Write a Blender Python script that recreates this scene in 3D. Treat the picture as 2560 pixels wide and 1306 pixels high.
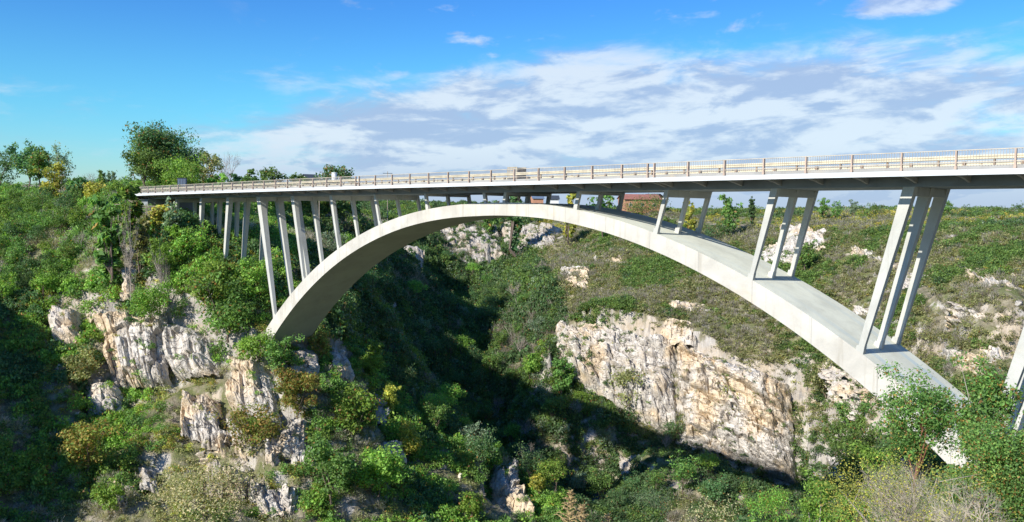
import bpy, bmesh, math, random
import numpy as np
from mathutils import Matrix, Vector

for o in list(bpy.data.objects):
    bpy.data.objects.remove(o)
SC = bpy.context.scene
COL = SC.collection
R = math.radians

# ------------------------------------------------------------------ camera
CAMP = np.array([64.085, -56.290, -2.982])
YAW, PITCH, ROLL, FPX = -0.80336, -0.05889, 0.01162, 2089.84
IW, IH = 2560.0, 1306.0
_cy, _sy = math.cos(YAW), math.sin(YAW)
FWD = np.array([_sy * math.cos(PITCH), _cy * math.cos(PITCH), math.sin(PITCH)])
_right = np.array([_cy, -_sy, 0.0])
_up = np.cross(_right, FWD)
CR = math.cos(ROLL) * _right + math.sin(ROLL) * _up
CU = -math.sin(ROLL) * _right + math.cos(ROLL) * _up
cam = bpy.data.cameras.new('camera')
cam.sensor_width = 36.0
cam.lens = 36.0 * FPX / IW
cam.clip_start = 0.5
cam.clip_end = 9000
camo = bpy.data.objects.new('camera', cam)
COL.objects.link(camo)
camo.matrix_world = Matrix(((CR[0], CU[0], -FWD[0], CAMP[0]), (CR[1], CU[1], -FWD[1], CAMP[1]), (CR[2], CU[2], -FWD[2], CAMP[2]), (0, 0, 0, 1)))
SC.camera = camo

# ------------------------------------------------------------------ sun and exposure
SUN_EL, SUN_AZ = R(32.2), R(-2.5)          # light travels towards +y, drifting a little to -x
sd = Vector((math.sin(SUN_AZ) * math.cos(SUN_EL), math.cos(SUN_AZ) * math.cos(SUN_EL), -math.sin(SUN_EL)))
sun = bpy.data.lights.new('sun', 'SUN')
sun.energy = 4.6
sun.angle = R(0.5)
sun.color = (1.0, 0.955, 0.88)
suno = bpy.data.objects.new('sun', sun)
COL.objects.link(suno)
suno.rotation_euler = sd.to_track_quat('-Z', 'Y').to_euler()
SC.view_settings.view_transform = 'Standard'
SC.view_settings.look = 'None'
SC.view_settings.exposure = 0.6
SC.view_settings.gamma = 1.0
SC.view_settings.use_curve_mapping = False
SC.cycles.max_bounces = 6
SC.cycles.diffuse_bounces = 3
SC.cycles.glossy_bounces = 2
SC.cycles.transparent_max_bounces = 6


# ------------------------------------------------------------------ node helpers
class NT:
    def __init__(self, nt):
        self.t = nt
        nt.nodes.clear()

    def n(self, typ, ins=None, **props):
        nd = self.t.nodes.new(typ)
        for k, v in props.items():
            setattr(nd, k, v)
        for k, v in (ins or {}).items():
            self.set(nd.inputs[k], v)
        return nd

    def set(self, sock, v):
        if isinstance(v, bpy.types.NodeSocket):
            self.t.links.new(v, sock)
        else:
            sock.default_value = v

    def math(self, op, a, b=0.0, clamp=False):
        nd = self.t.nodes.new('ShaderNodeMath')
        nd.operation = op
        nd.use_clamp = clamp
        self.set(nd.inputs[0], a)
        self.set(nd.inputs[1], b)
        return nd.outputs[0]

    def mix(self, f, a, b, blend='MIX'):
        nd = self.t.nodes.new('ShaderNodeMix')
        nd.data_type = 'RGBA'
        nd.blend_type = blend
        self.set(nd.inputs['Factor'], f)
        for s, v in ((nd.inputs[6], a), (nd.inputs[7], b)):
            if not isinstance(v, bpy.types.NodeSocket) and len(v) == 3:
                v = (*v, 1)
            self.set(s, v)
        return nd.outputs[2]

    def rng(self, v, a, b, c=0.0, d=1.0, smooth=True):
        nd = self.t.nodes.new('ShaderNodeMapRange')
        nd.interpolation_type = 'SMOOTHSTEP' if smooth else 'LINEAR'
        for i, x in enumerate((v, a, b, c, d)):
            self.set(nd.inputs[i], x)
        return nd.outputs[0]

    def noise(self, vec, scale, detail=4, rough=0.55, dist=0.0):
        nd = self.n('ShaderNodeTexNoise', {'Scale': scale, 'Detail': detail, 'Roughness': rough, 'Distortion': dist})
        if vec is not None:
            self.set(nd.inputs['Vector'], vec)
        return nd.outputs['Fac']

    def scaled(self, vec, s):
        nd = self.n('ShaderNodeMapping', {'Vector': vec, 'Scale': s})
        return nd.outputs[0]


def new_mat(name):
    m = bpy.data.materials.new(name)
    m.use_nodes = True
    return m, NT(m.node_tree)


# ------------------------------------------------------------------ sky with clouds (world)
world = bpy.data.worlds.new('World')
SC.world = world
world.use_nodes = True
T = NT(world.node_tree)
sky = T.n('ShaderNodeTexSky', sky_type='NISHITA')
sky.sun_disc = False
sky.sun_elevation = SUN_EL
sky.sun_rotation = R(180) + SUN_AZ
sky.air_density = 1.15
sky.dust_density = 0.35
sky.ozone_density = 3.0
geo = T.n('ShaderNodeTexCoord')
DIR = geo.outputs['Generated']
sep = T.n('ShaderNodeSeparateXYZ', {'Vector': DIR})
dx, dy, dz = sep.outputs
# azimuth measured clockwise from +y in degrees, elevation in degrees
az = T.math('MULTIPLY', T.math('ARCTAN2', dx, dy), 57.2958)
el = T.math('MULTIPLY', T.math('ARCSINE', dz), 57.2958)
azc = T.math('ADD', az, 46.0)                       # 0 = north-west
# flat cloud layer: direction / height gives streaks that flatten to the horizon
den = T.math('ADD', T.math('MAXIMUM', dz, 0.0), 0.10)
px_ = T.math('DIVIDE', dx, den)
py_ = T.math('DIVIDE', dy, den)
pv = T.n('ShaderNodeCombineXYZ', {'X': px_, 'Y': py_, 'Z': 0.0}).outputs[0]
# stretched in az/el space
av = T.n('ShaderNodeCombineXYZ', {'X': T.math('MULTIPLY', azc, 0.060), 'Y': T.math('MULTIPLY', T.math('SUBTRACT', el, T.math('MULTIPLY', azc, 0.045)), 0.19), 'Z': 4.3}).outputs[0]
nbig = T.noise(av, 1.0, 4, 0.5, 0.3)
nmid = T.noise(av, 2.9, 9, 0.60, 0.35)
nfin = T.noise(pv, 3.0, 8, 0.6, 0.2)
nn = T.math('ADD', T.math('ADD', T.math('MULTIPLY', nbig, 0.40), T.math('MULTIPLY', nmid, 0.42)), T.math('MULTIPLY', nfin, 0.18))
# cloud bank: its upper edge climbs to the right
edge = T.math('ADD', 5.2, T.math('MULTIPLY', T.rng(azc, -24, 5, 0, 1), 5.6))
bank = T.math('MULTIPLY', T.rng(T.math('SUBTRACT', el, edge), -3.4, 2.4, 1, 0), T.rng(azc, -32, -4, 0.42, 1.0))
bias = T.math('MULTIPLY', bank, 0.345)
dens = T.rng(T.math('ADD', nn, bias), 0.55, 0.80)
# a few small separate puffs above the bank
pf = T.noise(T.scaled(av, (2.2, 1.6, 1)), 1.5, 6, 0.55, 0.2)
puff = T.math('MULTIPLY', T.rng(pf, 0.575, 0.72), T.math('MULTIPLY', T.rng(el, 7, 10, 0, 1), T.rng(azc, -20, -12, 0.0, 0.75)))
q1 = T.math('DIVIDE', T.math('SUBTRACT', azc, 24.5), 4.5)
q2 = T.math('DIVIDE', T.math('SUBTRACT', el, 12.9), 1.0)
q3 = T.math('ADD', T.math('MULTIPLY', q1, q1), T.math('MULTIPLY', q2, q2))
corner = T.rng(T.math('SUBTRACT', T.math('MULTIPLY', T.math('SUBTRACT', nmid, 0.35), 3.0), q3), -0.45, 0.35)
dens = T.math('MAXIMUM', dens, T.math('MULTIPLY', corner, 0.85))
dens = T.math('MAXIMUM', dens, puff)
# grey bellies against white tops
av2 = T.n('ShaderNodeVectorMath', {0: av, 1: (0.03, -0.11, 0.0)}, operation='ADD').outputs[0]
nb2 = T.noise(av2, 2.9, 9, 0.60, 0.35)
lump = T.math('MULTIPLY', T.math('SUBTRACT', nb2, nmid), 1.3)
big2 = T.math('SUBTRACT', T.noise(T.scaled(av, (1.2, 1.5, 1)), 1.9, 5, 0.55, 0.4), 0.5)
belly = T.rng(T.math('ADD', lump, big2), -0.16, 0.16)
deep = T.rng(el, 0.3, 5.0, 0.85, 0.0)
belly = T.math('MAXIMUM', belly, deep)
ccol = T.mix(belly, (5.0, 5.6, 6.3), (2.75, 3.55, 5.1))
lo_ = T.mix(T.rng(el, 0.0, 7.0), (0.53, 0.78, 1.03), (0.34, 0.80, 1.04))
tint_ = T.mix(T.rng(el, 6.0, 15.0), lo_, (0.265, 0.61, 1.03))
skyc = T.n('ShaderNodeHueSaturation', {'Hue': 0.5, 'Saturation': 1.12, 'Value': 1.1, 'Fac': 1.0, 'Color': sky.outputs[0]}).outputs[0]
skyc = T.mix(1.0, skyc, tint_, 'MULTIPLY')
final = T.mix(T.math('MULTIPLY', dens, 0.90), skyc, ccol)
bg = T.n('ShaderNodeBackground', {'Color': final, 'Strength': 0.10})
out = T.n('ShaderNodeOutputWorld', {'Surface': bg.outputs[0]})


# ------------------------------------------------------------------ scene helpers
def tag(o, label=None, cat=None, group=None, kind=None):
    if label: o['label'] = label
    if cat: o['category'] = cat
    if group: o['group'] = group
    if kind: o['kind'] = kind
    return o


def link(o, parent=None):
    COL.objects.link(o)
    if parent is not None:
        o.parent = parent
        o.matrix_parent_inverse = Matrix.Translation(-parent.location) if parent.parent is None else Matrix.Identity(4)
    return o


def empty(name, loc=(0, 0, 0), rz=0.0):
    o = bpy.data.objects.new(name, None)
    o.location = loc
    o.rotation_euler[2] = rz
    COL.objects.link(o)
    return o


def np_mesh(name, V, F, mat=None, smooth=False, vcol=None):
    """V (n,3), F (m,k) one polygon size; vcol (n,3) point colours"""
    V = np.asarray(V, dtype=np.float32)
    F = np.asarray(F, dtype=np.int32)
    me = bpy.data.meshes.new(name)
    m, k = F.shape
    me.vertices.add(len(V))
    me.vertices.foreach_set('co', V.ravel())
    me.loops.add(m * k)
    me.loops.foreach_set('vertex_index', F.ravel())
    me.polygons.add(m)
    me.polygons.foreach_set('loop_start', np.arange(0, m * k, k, dtype=np.int32))
    me.polygons.foreach_set('use_smooth', np.full(m, bool(smooth)))
    me.update(calc_edges=True)
    if vcol is not None:
        a = me.color_attributes.new('tint', 'FLOAT_COLOR', 'POINT')
        c = np.ones((len(V), 4), dtype=np.float32)
        c[:, :3] = vcol
        a.data.foreach_set('color', c.ravel())
    if mat is not None:
        me.materials.append(mat)
    return me


class MB:
    """collects boxes and tubes as quads"""
    def __init__(self):
        self.v = []
        self.f = []

    def hexa(self, P):
        b = len(self.v)
        self.v += [tuple(p) for p in P]
        self.f += [tuple(b + i for i in q) for q in ((0, 3, 2, 1), (4, 5, 6, 7), (0, 1, 5, 4), (1, 2, 6, 5), (2, 3, 7, 6), (3, 0, 4, 7))]
        return self

    def box(self, x0, x1, y0, y1, z0, z1):
        return self.hexa([(x0, y0, z0), (x1, y0, z0), (x1, y1, z0), (x0, y1, z0), (x0, y0, z1), (x1, y0, z1), (x1, y1, z1), (x0, y1, z1)])

    def tube(self, a, b, ra, rb, n=6):
        a, b = Vector(a), Vector(b)
        d = (b - a)
        if d.length < 1e-6: return self
        d.normalize()
        u = d.orthogonal().normalized()
        w = d.cross(u)
        k = len(self.v)
        for c, r in ((a, ra), (b, rb)):
            for i in range(n):
                t = 2 * math.pi * i / n
                self.v.append(tuple(c + (u * math.cos(t) + w * math.sin(t)) * r))
        for i in range(n):
            j = (i + 1) % n
            self.f.append((k + i, k + j, k + n + j, k + n + i))
        return self

    def grid(self, rows):
        """rows: list of equal length point lists"""
        b = len(self.v)
        n = len(rows[0])
        for r in rows: self.v += [tuple(p) for p in r]
        for i in range(len(rows) - 1):
            for j in range(n - 1):
                self.f.append((b + i * n + j, b + i * n + j + 1, b + (i + 1) * n + j + 1, b + (i + 1) * n + j))
        return self

    def mesh(self, name, mat, smooth=False):
        me = np_mesh(name, self.v, self.f, mat, smooth)
        return me

    def obj(self, name, mat, parent=None, smooth=False):
        o = bpy.data.objects.new(name, self.mesh(name, mat, smooth))
        return link(o, parent)


def obj_from(name, me, parent=None):
    return link(bpy.data.objects.new(name, me), parent)


# numpy gradient-free value noise, 2D and 3D
def _h(ix, iy, iz, seed):
    n = (ix * 374761393 + iy * 668265263 + iz * 2147483647 + seed * 1274126177) & 0xFFFFFFFF
    n = ((n ^ (n >> 13)) * 1274126177) & 0xFFFFFFFF
    n = n ^ (n >> 16)
    return (n & 0xFFFFFF) / float(0xFFFFFF)


def vnoise(x, y, z=None, seed=0):
    x = np.asarray(x, float); y = np.asarray(y, float)
    z = np.zeros_like(x) if z is None else np.asarray(z, float)
    ix, iy, iz = np.floor(x).astype(np.int64), np.floor(y).astype(np.int64), np.floor(z).astype(np.int64)
    fx, fy, fz = x - ix, y - iy, z - iz
    fx, fy, fz = (f * f * (3 - 2 * f) for f in (fx, fy, fz))
    r = 0
    for a in (0, 1):
        for b in (0, 1):
            for c in (0, 1):
                w = (fx if a else 1 - fx) * (fy if b else 1 - fy) * (fz if c else 1 - fz)
                r = r + w * _h(ix + a, iy + b, iz + c, seed)
    return r * 2 - 1


def fbm(x, y, z=None, octs=4, seed=0, gain=0.5):
    s, a, t = 0, 1.0, 0
    for o in range(octs):
        k = 2.03 ** o
        s = s + a * vnoise(x * k + 13.7 * o, y * k - 7.1 * o, None if z is None else z * k + 3.3 * o, seed + o)
        t += a
        a *= gain
    return s / t


# ------------------------------------------------------------------ looking from the viewpoint to the land
def ray(u, v):
    u = np.asarray(u, float); v = np.asarray(v, float)
    d = FWD + ((u - IW / 2) / FPX)[..., None] * CR - ((v - IH / 2) / FPX)[..., None] * CU
    return d / np.hypot(d[..., 0], d[..., 1])[..., None]


def G(u, v, r):
    return CAMP + ray(u, v) * r


def project(X):
    X = np.asarray(X, float) - CAMP
    z = X @ FWD
    z = np.where(z < 0.1, 1e-3, z)
    return IW / 2 + FPX * (X @ CR) / z, IH / 2 - FPX * (X @ CU) / z, z

# ------------------------------------------------------------------ terrain
# shaping points of the gorge: (u, v, horizontal distance) along sight lines, and plain world points
CTRL_V = [
 # left bank
 (0,520,205),(0,600,180),(0,680,162),(0,800,150),(0,1000,135),(0,1300,115),
 (150,480,215),(150,560,180),(150,680,158),(150,820,146),(150,1000,133),(150,1300,114),
 (300,492,185),(300,560,160),(300,650,150),(300,760,143),(300,930,136),(300,1100,126),(300,1300,112),
 (430,560,149),(430,650,144),(430,780,138),(430,930,133),(430,1100,122),(430,1300,110),
 (555,655,140),(550,740,135),(550,850,131),(550,1000,125),(550,1150,118),(550,1300,109),
 (690,850,127),(690,930,125),(690,1050,120),(690,1180,114),(690,1300,107),
 (770,880,129),(780,1000,123),(780,1150,116),(780,1300,108),
 (870,905,133),(870,1000,126),(870,1150,118),(870,1300,110),
 (1050,1085,134),(1050,1200,125),(1050,1300,116),
 (1180,1150,136),(1180,1300,121),(1270,1190,136),(1270,1300,125),(1355,1262,134),(1350,1306,130),
 # behind the left springing and behind the spur
 (800,620,172),(850,740,150),(850,860,139),(900,560,220),(940,760,165),(920,900,150),(700,590,165),(600,560,175),
 # far valley, left (shaded) side
 (1000,560,300),(1000,640,255),(1000,760,228),(1000,900,208),(1100,640,300),(1100,760,250),(1100,900,218),(1100,1040,198),
 # valley floor
 (1510,1230,176),(1500,1306,165),(1400,1180,186),(1300,1050,205),(1220,900,240),(1220,1180,184),(1150,800,280),
 # far valley, right (sunlit) side
 (1200,520,450),(1200,560,370),(1200,650,310),(1300,540,420),(1300,600,330),(1300,700,270),(1300,800,240),
 (1400,536,420),(1400,600,300),(1400,700,238),(1400,795,198),(1400,905,190),(1400,1030,184),
 (1500,536,380),(1500,600,290),(1500,700,238),(1500,812,194),(1500,990,186),(1500,1090,180),
 (1600,526,300),(1380,527,370),(1600,600,270),(1600,720,220),(1600,830,193),(1600,1050,185),(1600,1140,168),(1600,1240,152),
 (1750,536,310),(1750,600,258),(1750,720,215),(1750,800,200),(1750,858,190),(1750,1100,183),(1750,1150,160),(1750,1240,145),
 (1900,536,300),(1900,600,240),(1900,720,212),(1900,800,200),(1900,905,188),(1900,1140,180),(1900,1220,150),
 (1980,960,184),(1990,1190,177),
 (2050,534,290),(2050,600,228),(2050,700,204),(2050,850,188),(2050,1000,180),(2050,1100,175),(2120,1180,168),
 (2200,534,280),(2200,600,218),(2200,720,190),(2200,860,170),(2200,960,162),(2200,1060,158),(2200,1160,158),
 (2400,538,275),(2400,600,200),(2400,700,172),(2400,780,158),(2400,900,145),(2400,1000,138),
 (2550,540,270),(2550,620,190),(2550,700,165),(2550,800,150),(2550,900,140),(2550,1000,133),
 # the near bank below the viewer
 (2300,1330,44),(2100,1345,50),(1900,1370,52),(2300,1420,30),(2500,1350,34),(1650,1420,60),
 (1300,1500,70),(1500,1450,90),(1000,1500,60),(1650,1490,80),(1350,1400,108),
 (1900,1500,28),(1400,1560,30),(1400,1500,16),(2100,1560,16),(1000,1560,24),
]
CTRL_W = [
 (-97,6,-1.2),(-97,-4,-2.0),(-92,6,-3.5),(-83,6,-6.3),(-72.5,6,-8.6),(-63.8,6,-12.6),(-56,6,-17.0),(-51,6,-21.5),(-45,6,-27),
 (-104,6,-0.25),(-120,6,-0.25),(-150,6,-0.2),(-300,6,2),(-120,30,-0.5),(-120,60,-3),(-100,25,-4),
 (0,5,-66),(6,-60,-76),(0,-150,-85),(-30,-60,-55),(-38,-60,-30),(-46,-60,-14),(-60,-60,-5),(-75,-58,3),(-66,-76,-1),(-95,-60,4),(-110,-80,-4),(-70,-150,-25),(-140,-150,3),  # includes an unseen ridge left of the view, raised to shade the lower left bank
 (47.5,6,-21.5),(53,6,-18),(62,6,-13),(72,6,-9),(83,6,-5),(96,6,-1.2),(106,6,-0.25),(140,6,-0.25),
 (36,6,-36),(40,30,-36),(20,30,-50),(47,20,-29),(60,30,-22),(0,60,-62),(20,60,-52),(30,85,-40),(38,-30,-36),(64,-56,-7.5),(72,-62,-6.5),(90,-40,-4.5),(85,-15,-6),(70,-28,-11),(56,-44,-16.5),(50,-40,-19),(44,-44,-24),(40,-56,-30),(40,-100,-30),(75,-100,-6),(110,-80,-2),(140,-140,-1),
 (300,6,-0.5),(300,300,-1),(0,600,-1),(-300,600,0),(-600,300,2),(-600,0,3),(-600,-400,3),(300,-400,2),(0,-600,-60),(600,0,0),(-100,420,-4),(150,200,-2.5),(120,60,-3),(200,-100,0),
]
_pts = [tuple(G(u, v, r)) for u, v, r in CTRL_V] + CTRL_W
_pts = np.array(_pts)
_xy = _pts[:, :2] / 100.0
_D = np.sqrt(((_xy[:, None] - _xy[None]) ** 2).sum(-1) + 0.0008)
_K = np.zeros((len(_pts) + 1,) * 2)
_K[:-1, :-1] = _D + np.eye(len(_pts)) * -0.002
_K[:-1, -1] = 1
_K[-1, :-1] = 1
_w = np.linalg.solve(_K, np.append(_pts[:, 2], 0))


def base_height(x, y):
    X = np.stack([x, y], -1).reshape(-1, 2) / 100.0
    o = np.empty(len(X))
    for i in range(0, len(X), 20000):
        d = np.sqrt(((X[i:i + 20000, None] - _xy[None]) ** 2).sum(-1) + 0.0008)
        o[i:i + 20000] = d @ _w[:-1] + _w[-1]
    return o.reshape(np.shape(x))


def axis(lo, hi, step, far):
    a = list(np.arange(lo, hi + step / 2, step))
    s = step
    left, right = [], []
    p = lo
    while p > -far:
        s *= 1.12; p -= s; left.append(p)
    p, s = hi, step
    while p < far:
        s *= 1.12; p += s; right.append(p)
    return np.array(left[::-1] + a + right)


AX = axis(-175, 115, 0.8, 4500)
AY = axis(-75, 150, 0.8, 4500)
GX, GY = np.meshgrid(AX, AY, indexing='ij')
_far = np.maximum(np.maximum(-175 - GX, GX - 115), np.maximum(-75 - GY, GY - 150)).clip(0)
HZ = base_height(GX.clip(-650, 650), GY.clip(-650, 650))
_flat = np.clip((_far - 250) / 500, 0, 1)
HZ = HZ * (1 - _flat) + (-2.0 + 3.0 * fbm(GX / 700, GY / 700, seed=5)) * _flat
# valley sides are broken into ledges and ribs, flat ground is only slightly uneven
_gx, _gy = np.gradient(HZ, AX, AY)
SLOPE = np.hypot(_gx, _gy)
_s = np.clip((SLOPE - 0.25) / 0.6, 0, 1)
_near = np.clip(1 - _far / 120, 0, 1)
_road = np.clip((np.abs(GY - 6.2) - 8) / 6, 0, 1)
_road = np.where((GX < -92) | (GX > 94), _road, 1.0)
_ds = np.hypot(GX - CAMP[0], GY - CAMP[1])
_soft = np.clip((_ds - 6) / 40, 0.15, 1)
rib = 1 - np.abs(fbm(GX / 16, GY / 16, HZ / 26, 4, seed=11)) * 2
HZ = HZ + _near * _road * _soft * (_s * (1.6 * (rib - 0.75) + 1.2 * fbm(GX / 6, GY / 6, HZ / 8, 4, seed=3)) + 0.35 * fbm(GX / 5, GY / 5, seed=21))
_led = (HZ / 3.6 + 0.8 * fbm(GX / 22, GY / 22, seed=8)) % 1.0
HZ = HZ + _near * _road * _s * 1.1 * (np.clip(_led * 2.4, 0, 1) - _led - 0.25)


def height(x, y):
    x = np.asarray(x, float); y = np.asarray(y, float)
    i = np.clip(np.searchsorted(AX, x) - 1, 0, len(AX) - 2)
    j = np.clip(np.searchsorted(AY, y) - 1, 0, len(AY) - 2)
    fx = np.clip((x - AX[i]) / (AX[i + 1] - AX[i]), 0, 1)
    fy = np.clip((y - AY[j]) / (AY[j + 1] - AY[j]), 0, 1)
    return (HZ[i, j] * (1 - fx) * (1 - fy) + HZ[i + 1, j] * fx * (1 - fy) + HZ[i, j + 1] * (1 - fx) * fy + HZ[i + 1, j + 1] * fx * fy)


def hit(u, v, rmin=8.0, rmax=900.0):
    """where the sight line through (u, v) meets the land; nan if it does not"""
    u = np.atleast_1d(np.asarray(u, float)); v = np.atleast_1d(np.asarray(v, float))
    d = ray(u, v)
    r = np.full(len(u), rmin)
    out_ = np.full((len(u), 3), np.nan)
    alive = np.ones(len(u), bool)
    while alive.any() and r[alive].min() < rmax:
        p = CAMP + d * r[:, None]
        below = alive & (p[:, 2] < height(p[:, 0], p[:, 1]))
        out_[below] = p[below]
        alive &= ~below
        alive &= r < rmax
        r = np.where(alive, r + np.maximum(0.4, r * 0.003), r)
    return out_


def at(u, v, rmin=8.0):
    return hit(u, v, rmin)[0]


def sees(X, lift=2.0, n=70):
    """is a point lifted above the land visible from the viewpoint"""
    X = np.asarray(X, float)
    P = X + np.array([0, 0, lift])
    ok = np.ones(len(X), bool)
    for t in np.linspace(0.05, 0.985, n):
        q = CAMP + (P - CAMP) * t
        ok &= q[:, 2] > height(q[:, 0], q[:, 1]) - 0.6
    return ok


# outcrop sites: corner sight points tl, tr, br, bl; the land is cut back a little where the rock stands
SITES = {}
def site(key, corners, cut=1.0):
    SITES[key] = (corners, cut)
site('s00', [(1385, 800), (1690, 838), (1690, 1085), (1400, 930)], 1.9)
site('s01', [(1690, 850), (1975, 955), (1990, 1210), (1700, 1095)], 1.9)
site('s02', [(1655, 795), (1735, 800), (1750, 860), (1650, 850)], 0.0)
site('s03', [(2035, 880), (2190, 975), (2260, 1110), (2100, 1040)], 0.0)
site('s04', [(2060, 1135), (2130, 1150), (2175, 1225), (2085, 1215)], 0.0)
site('s05', [(1400, 668), (1478, 672), (1480, 722), (1405, 718)], 0.0)
site('s06', [(1880, 610), (1990, 612), (2000, 668), (1900, 668)], 0.0)
site('s07', [(1950, 572), (2066, 578), (2066, 640), (1960, 630)], 0.0)
site('s08', [(2330, 735), (2520, 790), (2530, 860), (2360, 835)], 0.0)
site('s09', [(2390, 650), (2560, 705), (2560, 760), (2410, 700)], 0.0)
site('s10', [(2230, 655), (2330, 690), (2340, 760), (2250, 740)], 0.0)
site('s11', [(2350, 870), (2470, 900), (2500, 960), (2380, 940)], 0.0)
site('s12', [(1100, 575), (1240, 560), (1270, 660), (1110, 650)], 0.0)
site('s13', [(1250, 545), (1420, 575), (1400, 640), (1270, 650)], 0.0)
site('s14', [(960, 610), (1060, 600), (1050, 720), (950, 720)], 0.0)
site('s15', [(1545, 1130), (1760, 1150), (1760, 1235), (1570, 1240)], 0.0)
site('s16', [(225, 770), (415, 775), (420, 955), (280, 960)], 0.9)
site('s17', [(405, 785), (525, 830), (540, 930), (430, 935)], 0.9)
site('s18', [(110, 760), (195, 765), (205, 855), (130, 850)], 0.9)
site('s19', [(555, 865), (660, 880), (700, 1060), (560, 1010)], 0.9)
site('s20', [(455, 975), (545, 985), (545, 1100), (450, 1085)], 0.9)
site('s21', [(500, 1145), (615, 1160), (620, 1235), (520, 1240)], 0.9)
site('s22', [(690, 1050), (755, 1040), (760, 1140), (690, 1130)], 0.9)
site('s23', [(210, 940), (305, 950), (310, 1030), (220, 1025)], 0.9)
site('s24', [(300, 655), (335, 655), (340, 745), (300, 745)], 0.9)
site('s25', [(730, 862), (795, 868), (800, 935), (735, 925)], 0.9)
site('s26', [(825, 855), (870, 880), (890, 950), (840, 930)], 0.9)
site('s27', [(925, 960), (965, 985), (975, 1060), (935, 1035)], 0.9)
site('s28', [(955, 1095), (1005, 1105), (1015, 1160), (970, 1150)], 0.9)
site('s29', [(1225, 1140), (1290, 1168), (1335, 1290), (1225, 1295)], 0.9)
site('s30', [(340, 1160), (385, 1165), (395, 1225), (345, 1220)], 0.9)
site('s31', [(630, 1210), (700, 1225), (715, 1285), (640, 1280)], 0.9)
_er = np.random.default_rng(19)
EXTRA = []
for i in range(30):
    if i < 18:
        u_, v_ = _er.uniform(250, 760), _er.uniform(850, 1280)
        w_, h_ = _er.uniform(32, 75), _er.uniform(45, 95)
        if u_ < 560 and v_ < 960: continue
        dv = _er.uniform(0, 12)
    else:
        u_, v_ = (_er.uniform(2090, 2540), _er.uniform(590, 930)) if i < 28 else (_er.uniform(1420, 1950), _er.uniform(600, 770))
        w_, h_ = _er.uniform(50, 130), _er.uniform(16, 34)
        dv = w_ * 0.22 * (1 if u_ > 2000 else 0.3)
    key = 'e%02d' % i
    site(key, [(u_, v_), (u_ + w_, v_ + dv), (u_ + w_ * 1.05, v_ + dv + h_), (u_ - 4, v_ + h_)], 0.0)
    EXTRA.append((key, i < 18, u_))

for key, (cs, cut) in SITES.items():
    C = hit([c[0] for c in cs], [c[1] for c in cs])
    rr = np.hypot(C[:, 0] - CAMP[0], C[:, 1] - CAMP[1])
    if not np.isnan(C).any():
        rr = np.clip(rr, np.median(rr) * 0.94, np.median(rr) * 1.06)
        C = CAMP + ray([c[0] for c in cs], [c[1] for c in cs]) * rr[:, None]
    SITES[key] = (cs, cut, C)
for key, (cs, cut, C) in SITES.items():
    if np.isnan(C).any() or cut <= 0: continue
    tl, tr, br, bl = C
    s_, t_ = np.meshgrid(np.linspace(-0.04, 1.04, 160), np.linspace(0.09, 1.12, 120), indexing='ij')
    s_, t_ = s_.ravel()[:, None], t_.ravel()[:, None]
    B = tl * (1 - s_) * (1 - t_) + tr * s_ * (1 - t_) + br * s_ * t_ + bl * (1 - s_) * t_
    ii = np.clip(np.searchsorted(AX, B[:, 0]), 1, len(AX) - 2); jj = np.clip(np.searchsorted(AY, B[:, 1]), 1, len(AY) - 2)
    for di in (-1, 0, 1):
        for dj in (-1, 0, 1):
            np.minimum.at(HZ, (ii + di, jj + dj), B[:, 2] - cut)

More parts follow.
